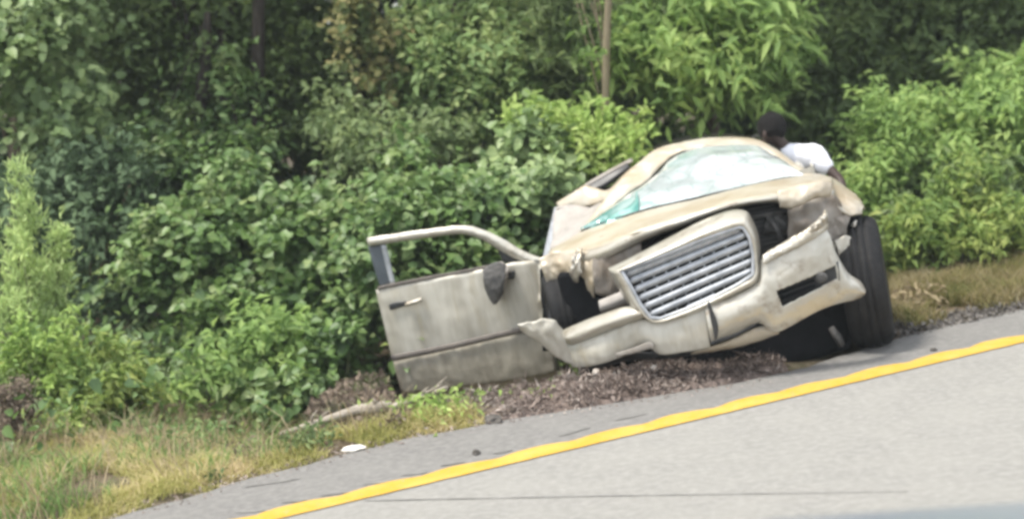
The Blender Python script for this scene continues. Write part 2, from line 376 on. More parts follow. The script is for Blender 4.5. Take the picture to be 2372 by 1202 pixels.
BARKP = mat('pale_tan_bark', (0.22, 0.185, 0.125), 0.85, 0, 0.2, var=(0.20, 0.17, 0.11), vscale=9, vstretch=(3, 3, .5), bump=0.6)
STEM = mat('green_stem', (0.12, 0.14, 0.06), 0.7, 0, 0.3)
DEADST = mat('dead_brown_stem', (0.19, 0.14, 0.09), 0.85, 0, 0.2)

def plant(name, label, cat_, ells, m, size, per=420, base=None, nst=5, stem=STEM, srad=0.012, group=None, crown='foliage', big=0, bigmat=None, leafkw=None, blobkw=None, trunk=None, trunk_m=None, extra_up=0, minz=None):
    pts, tips = blob_points(ells, per, **(blobkw or {}))
    c0 = ells[0][0]
    bx, by = (base if base else (c0[0], c0[1])); gz = ground_z(bx, by)
    t = thing(name, label, cat_, (bx, by, gz), group)
    o3 = np.array([bx, by, gz])
    keep = pts[:, 2] > gz + 0.02; pts = pts[keep]
    V, F = leaves(pts, size, **(leafkw or {}))
    mesh_obj(crown, V - o3, F, m, t, smooth=False)['kind'] = 'stuff'
    if trunk is not None:
        q = [Vector(p) - Vector(o3) for p in trunk[0]]
        q = [Vector(p) for p in cat(q, max(8, len(q)*4))]; rr = list(np.interp(np.linspace(0, 1, len(q)), np.linspace(0, 1, len(trunk[1])), trunk[1]))
        q = [p + noise.noise_vector(p*1.3)*0.02 for p in q]
        tube_obj('trunk', q, rr, trunk_m or BARK, t, n=9, jag=0.06)
    # limbs or stems reaching to some clumps
    if nst:
        sel = RNG.choice(len(tips), min(nst, len(tips)), replace=False)
        for i in sel:
            e = Vector(tips[i] - o3)
            if trunk is not None:
                k = random.choice(range(len(q)//3, len(q))); s0 = q[k]; r0 = rr[k]*0.26
            else: s0 = Vector((random.uniform(-.08, .08), random.uniform(-.08, .08), 0)); r0 = srad
            mid = s0.lerp(e, .5) + Vector((random.uniform(-.1, .1), random.uniform(-.1, .1), random.uniform(.02, .15)))
            tube_obj('branch' if trunk is not None else 'stem', [Vector(p) for p in cat([s0, mid, e], 7)], [r0*(1-0.11*j) for j in range(7)], (trunk_m or BARK) if trunk is not None else stem, t, n=6)
    if big:
        # the largest leaves on the side towards the road, one object each
        V, F = leaves(np.zeros((1, 3)), 1.0, aspect=0.55, upbias=1.0, face=(0, 0, 0), droop=0.12, broad=True, szj=0)
        me = bpy.data.meshes.new('leaf'); me.from_pydata(V.tolist(), [], F.tolist()); me.materials.append(bigmat or m)
        sc = pts[:, 1] + RNG.normal(size=len(pts))*0.12 - 0.3*pts[:, 2]
        for i in np.argsort(sc)[:big*6:6]:
            lo = bpy.data.objects.new('leaf', me); C.objects.link(lo); lo.parent = t
            lo.location = Vector(pts[i] - o3) + Vector((0, -0.05, 0)); s = size*random.uniform(1.15, 1.6); lo.scale = (s, s, s)
            lo.rotation_euler = (random.uniform(.3, 1.15), random.uniform(-.5, .5), random.uniform(0, 6.28))
    return t

# leaf colours (real albedo)
G_DARK = leafmat('dark_green_leaves', [(0.063, 0.101, 0.034), (0.095, 0.147, 0.044), (0.140, 0.193, 0.055)], .5, .22)
G_DEEP = leafmat('deep_forest_leaves', [(0.019, 0.045, 0.024), (0.035, 0.072, 0.035), (0.056, 0.096, 0.048)], .6, .15)
G_MID = leafmat('mid_green_leaves', [(0.107, 0.156, 0.065), (0.183, 0.254, 0.100), (0.259, 0.323, 0.133)], .45, .32)
G_BLUE = leafmat('bluish_green_leaves', [(0.128, 0.211, 0.072), (0.201, 0.298, 0.104), (0.368, 0.447, 0.175)], .5, .28)
G_BRIGHT = leafmat('bright_green_leaves', [(0.162, 0.264, 0.081), (0.268, 0.403, 0.116), (0.403, 0.525, 0.172)], .5, .4)
G_YEL = leafmat('yellow_green_leaves', [(0.206, 0.328, 0.088), (0.350, 0.494, 0.129), (0.533, 0.637, 0.231)], .5, .4)
G_KUDZU = leafmat('broad_vine_leaves', [(0.058, 0.110, 0.037), (0.103, 0.185, 0.052), (0.150, 0.243, 0.071), (0.228, 0.296, 0.109)], .38, .28, .7)
G_PALE = leafmat('pale_broad_leaves', [(0.113, 0.176, 0.073), (0.207, 0.300, 0.116), (0.358, 0.457, 0.203)], .38, .3, .7)
G_LIME = leafmat('lime_green_leaves', [(0.142, 0.239, 0.066), (0.249, 0.345, 0.089), (0.389, 0.451, 0.138)], .5, .4)
G_DULL = leafmat('dull_olive_leaves', [(0.057, 0.096, 0.046), (0.088, 0.141, 0.069), (0.129, 0.193, 0.095)], .7, .15)
G_AUT = leafmat('yellowing_vine_leaves', [(.06, .105, .035), (.11, .15, .05), (.22, .22, .085), (.30, .26, .11)], .55, .3)
G_FEATH = leafmat('feathery_light_leaves', [(0.329, 0.448, 0.179), (0.493, 0.628, 0.269), (0.691, 0.808, 0.359)], .6, .4)
G_BROWN = leafmat('dead_brown_leaves', [(.075, .058, .045), (.15, .115, .085), (.25, .20, .155), (.10, .12, .05)], .8, .15)
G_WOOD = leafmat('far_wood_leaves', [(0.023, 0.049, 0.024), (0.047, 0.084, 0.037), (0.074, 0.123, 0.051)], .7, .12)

# far woods: one mass
pts = []
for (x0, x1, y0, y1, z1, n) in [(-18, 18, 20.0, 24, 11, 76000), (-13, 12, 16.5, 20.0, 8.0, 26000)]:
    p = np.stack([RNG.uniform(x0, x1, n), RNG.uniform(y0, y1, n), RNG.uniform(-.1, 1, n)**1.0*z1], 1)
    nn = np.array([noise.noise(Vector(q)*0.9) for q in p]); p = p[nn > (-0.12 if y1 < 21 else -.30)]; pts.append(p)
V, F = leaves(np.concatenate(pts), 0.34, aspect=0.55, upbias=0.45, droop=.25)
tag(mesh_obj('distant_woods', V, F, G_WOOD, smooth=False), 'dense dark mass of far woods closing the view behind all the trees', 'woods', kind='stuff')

feath = dict(aspect=0.16, upbias=0.35, droop=.25)
# --- trees
def tr(px0, py0, px1, py1, d, h=6.0, rb=0.09, rt=0.05):
    a = at(px0, py0, d); b = at(px1, py1, d); base = Vector(b); dirv = (a-b).normalized()
    t0 = b - dirv*((b.z - ground_z(b.x, b.y) + 0.05)/max(dirv.z, .3)); top = a + dirv*(max(0, h-a.z))
    return ([t0, b, a, top], [rb, rb*.95, rt*1.2, rt*.6])
T = []
def up_ell(px, d, r=1.6, z=5.5): p = at(px, 300, d); return (Vector((p.x, p.y+.3, z)), (r, r*.8, r*.9))
plant('broadleaf_tree', 'tree at the far left with big pale round leaves catching light', 'tree', [E(60, 120, 200, 170, 14.2, .7), E(170, 330, 120, 190, 14.2, .6), up_ell(60, 14.6)], G_PALE, .085, per=420, base=tuple(at(70, 300, 14.7)[:2]), nst=14, trunk=tr(60, 0, 40, 500, 14.7), trunk_m=BARK, crown='crown', big=60, leafkw=dict(aspect=.5, broad=True, upbias=.6), blobkw=dict(clump=.15, cn=12))
plant('leaning_tree', 'dark small-leaved tree with a thin black trunk leaning to the right', 'tree', [E(350, 150, 190, 210, 16, .9), E(480, 60, 170, 120, 16, .9), up_ell(430, 16)], G_DARK, .085, per=600, base=tuple(at(400, 600, 16)[:2]), nst=12, trunk=tr(503, 130, 430, 400, 15.0, rb=.075), trunk_m=BARKD, crown='crown', blobkw=dict(clump=.2))
plant('broadleaf_tree', 'deep green tree with a straight black trunk left of the yellowing vine', 'tree', [E(640, 90, 190, 150, 15.5, .9), E(520, 250, 130, 120, 15.5, .7), E(760, 300, 110, 110, 15.2, .6), E(450, 330, 120, 80, 14.6, .5), up_ell(640, 15.8)], G_DARK, .085, per=620, base=tuple(at(600, 600, 15.3)[:2]), nst=12, trunk=tr(598, 150, 592, 380, 14.6, rb=.085), trunk_m=BARKD, crown='crown', leafkw=dict(aspect=.55), blobkw=dict(clump=.18, cn=16))
plant('vine_draped_tree', 'narrow tree draped in yellowing brownish vine leaves, top middle left', 'tree', [E(800, 30, 50, 60, 14.2, .3), E(850, 120, 55, 80, 14.2, .3), E(880, 215, 40, 60, 14.2, .25), up_ell(850, 14.6, 1.2)], G_AUT, .062, per=330, base=tuple(at(880, 500, 14.6)[:2]), nst=6, trunk=tr(850, 50, 880, 400, 14.7, rb=.06), trunk_m=BARKD, crown='crown', leafkw=dict(aspect=.5, broad=True, face=(0, -.6, 0)), blobkw=dict(clump=.09, cn=12, flat=.5))
plant('young_tree', 'fresh bluish-green tree between the yellowing vine and the bare pale trunk', 'tree', [E(1080, 90, 150, 120, 14.5, .7), E(1170, 210, 110, 130, 14.3, .6), E(1010, 210, 90, 120, 14.5, .6), up_ell(1090, 14.8)], G_BLUE, .085, per=560, base=tuple(at(1090, 500, 14.6)[:2]), nst=12, trunk=tr(1060, 60, 1090, 400, 14.8, rb=.06), trunk_m=BARK, crown='crown', leafkw=dict(aspect=.55), blobkw=dict(clump=.15, cn=14))
plant('slender_tree', 'slim tree with a bare pale tan trunk and feathery olive crown above the shrub', 'tree', [E(1310, 60, 70, 120, 14.0, .4), E(1370, 190, 60, 100, 14.2, .3), E(1470, 30, 80, 60, 14.0, .4), up_ell(1400, 14.2, 1.3)], G_MID, .11, per=420, base=tuple(at(1400, 500, 13.4)[:2]), nst=10, trunk=tr(1411, 10, 1403, 280, 13.2, rb=.032, rt=.025), trunk_m=BARKP, crown='crown', leafkw=feath, blobkw=dict(clump=.16))
plant('feathery_tree', 'large bright feathery-leaved tree hanging over behind the car roof', 'tree', [E(1610, 70, 170, 110, 13.8, .7), E(1720, 150, 90, 90, 13.6, .5), E(1530, 150, 70, 50, 13.9, .4), E(1780, 90, 50, 50, 13.7, .3), up_ell(1620, 14.2)], G_BRIGHT, .125, per=620, base=tuple(at(1640, 500, 14.3)[:2]), nst=16, trunk=tr(1600, 60, 1660, 330, 14.4, rb=.05), trunk_m=BARK, crown='crown', leafkw=dict(aspect=.34, upbias=.5, droop=.25, szj=.5), blobkw=dict(clump=.17, flat=.45))
plant('dark_tree', 'shadowy dark bluish tree at the upper right behind the bent person', 'tree', [E(1930, 110, 150, 170, 16.5, .9), E(2080, 60, 140, 120, 16.5, .9), E(1880, 260, 90, 100, 16, .6), up_ell(1960, 16.6)], G_DARK, .085, per=620, base=tuple(at(1960, 500, 16.6)[:2]), nst=10, trunk=tr(1950, 60, 1930, 330, 16.7, rb=.07), trunk_m=BARKD, crown='crown', blobkw=dict(clump=.2))
plant('dark_tree', 'deep green tree filling the top right corner', 'tree', [E(2270, 60, 170, 130, 16.3, .9), E(2140, 190, 110, 110, 15.8, .7), up_ell(2270, 16.4)], G_DARK, .085, per=620, base=tuple(at(2280, 500, 16.4)[:2]), nst=10, trunk=tr(2140, 30, 2110, 330, 16.4, rb=.06), trunk_m=BARKD, crown='crown', blobkw=dict(clump=.2))
# --- shrubs and vines
plant('understory_tree', 'mid-green young tree with small leaves behind the top of the vine mound', 'tree', [E(470, 250, 130, 110, 14.4, .5), E(400, 390, 110, 70, 14.0, .4), E(560, 330, 50, 60, 14.2, .3)], G_KUDZU, .08, per=420, base=tuple(at(440, 600, 14.4)[:2]), nst=10, trunk=tr(470, 180, 450, 420, 14.5, h=2.6, rb=.035), trunk_m=BARKD, crown='crown', blobkw=dict(clump=.16, cn=14))
plant('understory_tree', 'mid-green drooping young tree between the dark gap and the open door', 'tree', [E(820, 300, 90, 80, 14.0, .4), E(900, 370, 90, 50, 13.6, .35), E(1010, 340, 110, 70, 13.8, .4)], G_MID, .08, per=420, base=tuple(at(860, 600, 14.2)[:2]), nst=10, trunk=tr(840, 200, 850, 420, 14.3, h=2.4, rb=.035), trunk_m=BARKD, crown='crown', blobkw=dict(clump=.15, cn=14))
plant('dull_shrub', 'dull grey-olive shrub in shade behind the light feathery saplings', 'shrub', [E(120, 470, 170, 120, 13.5, .6), E(230, 620, 130, 160, 13.2, .5), E(340, 430, 90, 100, 13.6, .4)], G_DULL, .085, per=420, base=tuple(at(200, 800, 13.4)[:2]), nst=10, stem=DEADST, blobkw=dict(clump=.14))
plant('vine_mound', 'large kudzu-like vine mound with broad leaves left of the open door', 'vine', [E(500, 530, 150, 70, 12.9, .5), E(500, 650, 170, 130, 12.7, .6), E(690, 550, 150, 90, 12.8, .6), E(640, 720, 180, 110, 12.4, .5), E(545, 420, 45, 50, 13, .3), E(610, 480, 70, 50, 13, .3)], G_KUDZU, .072, per=700, base=tuple(at(560, 800, 12.7)[:2]), nst=10, big=80, leafkw=dict(aspect=.5, broad=True, upbias=.65), blobkw=dict(clump=.11, cn=12, inner=.6))
plant('vine_mound', 'broad-leaved vine mound rising behind the empty door window', 'vine', [E(880, 500, 160, 70, 12.6, .6), E(930, 630, 150, 150, 12.2, .5), E(1110, 480, 130, 75, 12.5, .5), E(1120, 620, 130, 130, 12.4, .5), E(955, 400, 20, 40, 12.8, .15), E(800, 450, 60, 30, 12.9, .3)], G_KUDZU, .070, per=700, base=tuple(at(980, 800, 12.5)[:2]), nst=10, big=70, bigmat=G_PALE, leafkw=dict(aspect=.5, broad=True, upbias=.65), blobkw=dict(clump=.11, cn=12, inner=.6))
plant('vine_mound', 'paler vine mound against the left side of the crushed car roof', 'vine', [E(1225, 440, 90, 90, 12.6, .5), E(1230, 340, 70, 70, 12.9, .4)], G_PALE, .085, per=520, base=tuple(at(1230, 700, 12.8)[:2]), nst=6, leafkw=dict(aspect=.5, broad=True, upbias=.65), blobkw=dict(clump=.1, cn=12, inner=.6))
plant('goldenrod_shrub', 'yellow-green shrub with upright plumes beneath the bare pale trunk', 'shrub', [E(1260, 290, 85, 45, 13.0, .35), E(1340, 380, 95, 90, 12.8, .4), E(1435, 360, 38, 95, 12.9, .3)], G_YEL, .085, per=520, base=tuple(at(1350, 650, 13.0)[:2]), nst=10, leafkw=dict(aspect=.38, upbias=.45), blobkw=dict(clump=.10))
plant('fern_bush', 'fresh fern-like bush low in front of the vine mound left of the door', 'bush', [E(600, 800, 120, 90, 11.8, .35), E(510, 890, 110, 100, 11.6, .35), E(640, 900, 110, 90, 11.6, .3), E(690, 800, 60, 60, 11.9, .25)], G_BRIGHT, .095, per=420, base=tuple(at(580, 980, 11.7)[:2]), nst=10, leafkw=dict(aspect=.4, upbias=.6), blobkw=dict(clump=.10, cn=16))
plant('fern_bush', 'low leafy bush directly beside the left edge of the open door', 'bush', [E(795, 785, 75, 65, 11.8, .25), E(715, 900, 40, 35, 11.4, .2)], G_KUDZU, .075, per=560, base=tuple(at(800, 900, 11.7)[:2]), nst=8, leafkw=dict(aspect=.48, broad=True, upbias=.7), blobkw=dict(clump=.09, cn=12), bigmat=G_PALE, big=20)
def cone_ells(px, top, bot, wd, d, k=9):
    o = []
    for i in range(k):
        t = (i+.3)/k; o.append(E(px + 8*math.sin(i*2.1), top+(bot-top)*t, wd*(.10+.9*t**.9), (bot-top)/k*0.8, d, wd*d/FPX*(.1+.7*t)))
    return o
plant('feathery_sapling', 'tall pale feathery sapling at the left edge tapering to a point', 'sapling', cone_ells(55, 412, 930, 110, 11.4), G_FEATH, .06, per=1900, base=tuple(at(40, 950, 11.4)[:2]), nst=14, leafkw=dict(aspect=.22, upbias=.1, droop=-.2, axis=(0, -.2, .9)), blobkw=dict(clump=.05, jit=.5, flat=1.2, subs=0))
plant('feathery_sapling', 'shorter olive sapling just right of the tall pale pointed one', 'sapling', cone_ells(138, 530, 820, 48, 11.6, 6), G_FEATH, .06, per=1500, base=tuple(at(130, 950, 11.6)[:2]), nst=8, leafkw=dict(aspect=.25, upbias=.3, axis=(0, -.2, .6)), blobkw=dict(clump=.045, jit=.5, subs=1))
plant('leafy_weed', 'bright yellow-green bush low at the left in front of the dark woods', 'bush', [E(235, 870, 62, 85, 11.0, .22), E(215, 960, 85, 80, 10.9, .25), E(290, 930, 50, 70, 10.9, .2), E(120, 900, 80, 90, 11.1, .25)], G_LIME, .075, per=650, base=tuple(at(230, 1030, 11.0)[:2]), nst=10, leafkw=dict(aspect=.4, upbias=.5), blobkw=dict(clump=.07))
plant('leafy_weed', 'yellowish weed cluster at the foot of the left sapling', 'weed', [E(110, 780, 70, 90, 11.0, .2), E(60, 860, 60, 60, 11.0, .2), E(150, 860, 50, 60, 11.0, .2), E(190, 1000, 60, 45, 10.7, .2)], G_YEL, .06, per=560, base=tuple(at(110, 980, 11.0)[:2]), nst=8, leafkw=dict(aspect=.4, upbias=.5), blobkw=dict(clump=.06))
plant('dead_weed', 'brown dried weed in the lower left corner before the saplings', 'weed', [E(30, 910, 40, 22, 10.4, .12), E(60, 960, 30, 40, 10.4, .12), E(25, 985, 45, 40, 10.4, .15)], G_BROWN, .03, per=70, base=tuple(at(40, 1040, 10.4)[:2]), nst=30, stem=DEADST, leafkw=dict(aspect=.4), blobkw=dict(clump=.045), srad=.006)
plant('tall_bush', 'tall mid-green bush at the right edge under the dark trees', 'bush', [E(2300, 260, 100, 90, 13.4, .5), E(2330, 400, 100, 100, 13.2, .5), E(2230, 330, 70, 70, 13.3, .4), E(2330, 180, 90, 60, 13.8, .4)], G_BRIGHT, .095, per=400, base=tuple(at(2310, 600, 13.4)[:2]), nst=10, leafkw=dict(aspect=.42), blobkw=dict(clump=.13))
plant('tall_bush', 'rounded light green bush right behind the bent person', 'bush', [E(2060, 300, 85, 80, 13.2, .45), E(2020, 420, 75, 80, 13.0, .4), E(2140, 280, 70, 50, 13.3, .35), E(2120, 420, 90, 100, 13.0, .4)], G_BRIGHT, .075, per=520, base=tuple(at(2080, 600, 13.1)[:2]), nst=10, leafkw=dict(aspect=.42), blobkw=dict(clump=.11))
plant('tall_bush', 'bright yellowish bush to the right of the big front tyre', 'bush', [E(2110, 540, 90, 70, 12.3, .35), E(2240, 470, 80, 70, 12.5, .35), E(2230, 550, 90, 60, 12.2, .3), E(2340, 530, 70, 70, 12.3, .3)], G_LIME, .08, per=300, base=tuple(at(2180, 640, 12.3)[:2]), nst=12, leafkw=dict(aspect=.4, upbias=.5), blobkw=dict(clump=.10))
plant('tall_bush', 'dense green bush between the bright right-hand bushes', 'bush', [E(2160, 480, 120, 90, 12.8, .4), E(2330, 470, 90, 90, 12.8, .4), E(2050, 560, 70, 60, 12.7, .3)], G_MID, .085, per=460, base=tuple(at(2200, 640, 12.8)[:2]), nst=8, leafkw=dict(aspect=.42), blobkw=dict(clump=.11))

# added haze volume, lifts the blacks like veiling lens glare
V_, F_ = box_vf((0, 8, 5.0), (60, 60, 12.5))
hz_m = bpy.data.materials.new('glare_haze'); hz_m.use_nodes = True; hz_m.node_tree.nodes.clear()
ho = hz_m.node_tree.nodes.new('ShaderNodeOutputMaterial'); hv = hz_m.node_tree.nodes.new('ShaderNodeVolumePrincipled')
hv.inputs['Density'].default_value = HAZE; hv.inputs['Color'].default_value = (.86, .93, .95, 1)
hz_m.node_tree.links.new(hv.outputs[0], ho.inputs['Volume'])
tag(mesh_obj('haze', V_, F_, hz_m, smooth=False), 'thin pale haze volume added over the whole roadside, imitating lens glare', 'haze', kind='stuff')

# =================================================================== VERGE: grass, litter, debris
def blades(P, h, w=0.006, lean=0.5, hj=.5):
    n = len(P); P = np.asarray(P); hh = h*(1+RNG.uniform(-hj, hj, (n, 1)))
    an = RNG.uniform(0, 2*np.pi, n); d = np.stack([np.cos(an), np.sin(an), np.zeros(n)], 1)
    ln = np.stack([RNG.normal(size=n), RNG.normal(size=n), np.zeros(n)], 1)*lean
    V = np.empty((n, 5, 3)); up = np.array([0, 0, 1.0])
    V[:, 0] = P - d*w; V[:, 1] = P + d*w
    V[:, 2] = P + d*w*.7 + up*hh*.55 + ln*hh*.3; V[:, 3] = P - d*w*.7 + up*hh*.55 + ln*hh*.3
    V[:, 4] = P + up*hh*.9 + ln*hh
    b = (np.arange(n)*5)[:, None]
    F = np.concatenate([b + np.array([[0, 1, 2]]), b + np.array([[0, 2, 3]]), b + np.array([[3, 2, 4]])], 0)
    return V.reshape(-1, 3), F
def verge_pts(n, u0, u1, d0, d1, thr=-1, fr=1.6, p=1.0):
    out = []
    us = RNG.uniform(u0, u1, n); ds = d0 + (d1-d0)*RNG.uniform(0, 1, n)**p
    for u, d in zip(us, ds):
        q = RP(u, edge_v(u)+d)
        if noise.noise(Vector((q.x*fr, q.y*fr, 2))) < thr: continue
        out.append((q.x, q.y, ground_z(q.x, q.y)-.005))
    return np.array(out)
GR_YEL = leafmat('yellow_green_grass', [(0.256, 0.272, 0.081), (0.407, 0.402, 0.129), (0.572, 0.517, 0.243), (0.693, 0.574, 0.371)], .6, .4)
GR_GRN = leafmat('green_grass', [(0.109, 0.200, 0.055), (0.182, 0.291, 0.082), (0.273, 0.382, 0.127)], .6, .35)
GR_DRY = leafmat('dry_straw', [(0.230, 0.172, 0.103), (0.368, 0.299, 0.184), (0.483, 0.402, 0.276)], .8, .3)
uL = UV(G(1150, 962))[0]; uR = UV(G(2080, 770))[0]
P = verge_pts(90000, -5.5, uL-.05, -.03, 2.2, thr=-.12, fr=2.2, p=1.2); V, F = blades(P, .06, .0045, .9, .75)
tag(mesh_obj('grass', V, F, GR_YEL, smooth=False), 'short yellow-green grass along the pavement edge at lower left', 'grass', kind='stuff')
P = verge_pts(22000, -5.5, uL-.2, 0.15, 3.0, thr=.02, fr=1.6); V, F = blades(P, .11, .005, .7, .7)
tag(mesh_obj('green_grass', V, F, GR_GRN, smooth=False), 'greener taller grass tufts scattered through the left verge', 'grass', kind='stuff')
P = verge_pts(80000, -5.5, uL+.3, 0.45, 3.5, thr=-.1, fr=1.3); V, F = blades(P, .05, .004, 1.4)
tag(mesh_obj('dry_straw', V, F, GR_DRY, smooth=False), 'dry tan straw matted at the back of the left verge', 'straw', kind='stuff')
P = verge_pts(34000, uR+.15, uR+5, 0.02, 1.5, thr=-.2); V, F = blades(P, .12, .005, .6)
tag(mesh_obj('roadside_grass', V, F, leafmat('mixed_dry_grass', [(.13, .15, .045), (.24, .22, .08), (.32, .26, .14), (.40, .36, .22)], .6, .35), smooth=False), 'tall dry yellowish grass right of the wrecked car', 'grass', kind='stuff')

tallP = verge_pts(9000, -5.5, uL-.1, 0.1, 2.6, thr=.12, fr=2.7); V, F = blades(tallP, .20, .004, .55, .6)
tag(mesh_obj('seedy_grass', V, F, GR_DRY, smooth=False), 'taller pale seedy grass stems scattered in the left verge', 'grass', kind='stuff')
# tangle of low growth bridging the shrubs
n = 15000; us_ = RNG.uniform(-7.5, 9, n); ds_ = RNG.uniform(1.7, 6.5, n); PT = []
for u, d in zip(us_, ds_):
    q = RP(u, edge_v(u)+d)
    if q.y < 11.4 and q.x > -1.6 and q.x < 2.6: continue
    hmax_ = (.12 + .16*d)*(1 + .9*noise.noise(Vector((q.x*.9, q.y*.9, 4))))
    z = ground_z(q.x, q.y) + hmax_*random.random()**.7
    if noise.noise(Vector((q.x*1.7, q.y*1.7, z*1.7))) > -.12: PT.append((q.x, q.y, z))
PT = np.array(PT); k = len(PT)//3
P_ = np.repeat(PT, 3, axis=0) + RNG.normal(size=(len(PT)*3, 3))*.06
a_, b_, c_ = P_[:3*k], P_[3*k:6*k], P_[6*k:]
V, F = leaves(a_, .075, aspect=.5, broad=True, upbias=.6); tag(mesh_obj('undergrowth', V, F, G_KUDZU, smooth=False), 'tangled broad-leaved undergrowth filling between the shrubs', 'undergrowth', kind='stuff')
V, F = leaves(b_, .055, aspect=.35, upbias=.5); tag(mesh_obj('light_undergrowth', V, F, G_LIME, smooth=False), 'lighter small-leaved undergrowth mixed among the vines and bushes', 'undergrowth', kind='stuff')
V, F = leaves(c_, .07, aspect=.25, upbias=.4); tag(mesh_obj('dull_undergrowth', V, F, G_MID, smooth=False), 'narrow-leaved green undergrowth between the shrubs', 'undergrowth', kind='stuff')

def weed(name, lab, px, py, h, m, n=26, size=.05, sp=.06):
    b = G(px, py, -0.03); gz = ground_z(b.x, b.y)
    pts = np.array([[random.gauss(0, sp), random.gauss(0, sp), random.uniform(.02, h)] for _ in range(n)])
    t = thing(name, lab, 'weed', (b.x, b.y, gz))
    V, F = leaves(pts, size, aspect=.4, upbias=.4); mesh_obj('foliage', V, F, m, t, smooth=False)['kind'] = 'stuff'
    for k in range(3): tube_obj('stem', [(0, 0, -.02), tuple(pts[k]*.5), tuple(pts[k])], [.004, .003, .002], STEM, t, n=5)
    return t
weed('small_weed', 'small dark weed standing in the yellow grass at lower left', 500, 1125, .10, G_DARK, 30, .04, .025)
weed('small_weed', 'round green weed tuft at the verge edge above the white litter', 715, 1050, .12, G_MID, 160, .045, .09)
weed('small_weed', 'small brown weed near the pavement edge right of the white litter', 925, 1005, .11, G_BROWN, 40, .04, .03)
weed('small_weed', 'dark brown weed low in the grass left of the white litter', 565, 1075, .12, G_BROWN, 50, .04, .05)
weed('small_weed', 'yellow-green weed clump under the end of the branch', 1010, 975, .12, G_YEL, 220, .05, .16)
weed('small_weed', 'yellow-green weed tuft below the door corner and bumper end', 1325, 880, .10, G_YEL, 120, .045, .10)
weed('small_weed', 'sparse green sprout in the middle of the debris heap', 1480, 880, .08, G_MID, 40, .035, .06)
weed('small_weed', 'thin yellowish sprout at the road side of the debris heap', 1240, 935, .08, G_YEL, 60, .035, .10)
weed('pale_weed', 'pale straw-coloured weed just right of the front tyre', 2120, 715, .16, GR_DRY, 160, .06, .10)
weed('pale_weed', 'greyish-green seedling patch left of the branch', 430, 1010, .16, G_BLUE, 260, .05, .14)

# heap of brown debris pushed up under the bumper
def mound(name, lab, outl, hmax, m, chips, csize, chipm):
    c = np.array([G(x, y) for x, y in outl])[:, :2]; cen = c.mean(0)
    poly = [tuple(q) for q in c]
    x0, y0 = c.min(0); x1, y1 = c.max(0); nx, ny = int((x1-x0)/.03)+2, int((y1-y0)/.03)+2
    V = []; seg = np.roll(c, -1, 0)-c
    def dist(x, y):
        q = np.array([x, y]); t = np.clip(((q-c)*seg).sum(1)/(seg**2).sum(1), 0, 1); return np.sqrt((((c+seg*t[:, None])-q)**2).sum(1)).min()
    def hz(x, y):
        b = ground_z(x, y)
        if not inside(poly, x, y): return b-.06
        d = dist(x, y); q = Vector((x, y, 0))
        return max(b, 0.0 if len(outl) > 8 else -.13) + hmax*min(1, d/.28)**.8*(.55+.9*abs(noise.noise(q*1.7+Vector((3, 3, 3)))))*(.75+1.0*noise.noise(q*3.5)) + .02*noise.noise(q*17) - .004
    for j in range(ny):
        for i in range(nx): x = x0+(x1-x0)*i/(nx-1); y = y0+(y1-y0)*j/(ny-1); V.append((x, y, hz(x, y)))
    F = [(j*nx+i, j*nx+i+1, (j+1)*nx+i+1, (j+1)*nx+i) for j in range(ny-1) for i in range(nx-1)]
    o = mesh_obj(name, V, F, m); tag(o, lab, 'debris', kind='stuff')
    P = []
    while len(P) < chips:
        x, y = random.uniform(x0, x1)+random.gauss(0, .05), random.uniform(y0, y1)+random.gauss(0, .05)
        z = hz(x, y)
        if noise.noise(Vector((x*4, y*4, 1))) < -.1 and random.random() < .75: continue
        if z > ground_z(x, y)-.03: P.append((x, y, z + random.uniform(0, .03)))
    return np.array(P)
DEB = mat('brown_debris', (0.13, 0.10, 0.085), 0.95, 0, 0.2, var=(0.24, 0.19, 0.165), vscale=9, bump=1.0, bscale=40, var2=(0.32, 0.27, 0.24), v2scale=25, v2=(.55, .75))
CHIP = leafmat('bark_chips_and_twigs', [(.10, .078, .066), (.19, .15, .128), (.30, .245, .215), (.42, .37, .33)], .85, .05)
P = mound('debris_heap', 'heap of brown twigs, bark and dirt pushed up under the front bumper', [(1010, 940), (1140, 968), (1250, 952), (1420, 928), (1600, 898), (1835, 850), (1780, 815), (1640, 815), (1500, 845), (1400, 868), (1290, 890), (1150, 912)], .075, DEB, 11000, .05, CHIP)
V, F = leaves(P, .028, aspect=.2, upbias=.35, droop=0, szj=.85)
P2 = P[RNG.choice(len(P), 900, replace=False)]+np.array([0, 0, .01]); V2, F2 = leaves(P2, .075, aspect=.05, upbias=.3, droop=0, szj=.7)
P3 = P[RNG.choice(len(P), 500, replace=False)]; V3_, F3 = leaves(P3, .032, aspect=.6, upbias=.6, droop=0, szj=.6)
F = np.concatenate([F, F2+len(V), F3+len(V)+len(V2)]); V = np.concatenate([V, V2, V3_])
tag(mesh_obj('twig_litter', V, F, CHIP, smooth=False), 'loose brown twigs and bark chips covering the heap under the bumper', 'litter', kind='stuff')
P = mound('dead_leaf_heap', 'heap of reddish-brown dead leaves behind the lower left corner of the door', [(690, 965), (880, 940), (912, 918), (880, 830), (790, 850), (720, 900)], .06, DEB, 4200, .06, G_BROWN)
V, F = leaves(P, .055, aspect=.45, upbias=.3, szj=.6)
tag(mesh_obj('dead_leaves', V, F, G_BROWN, smooth=False), 'reddish-brown dead leaves piled at the lower left corner of the door', 'dead leaves', kind='stuff')
P = verge_pts(1700, uR-.05, uR+1.6, -.16, .2); P[:, 2] = np.maximum(P[:, 2], 0)+.004; V, F = leaves(P, .035, aspect=.4, upbias=.5, szj=.7)
tag(mesh_obj('gravel_litter', V, F, leafmat('dark_gravel_bits', [(.06, .055, .05), (.13, .12, .11), (.26, .24, .22)], .9, 0), smooth=False), 'dark gritty litter on the shoulder beside the front tyre', 'gravel', kind='stuff')
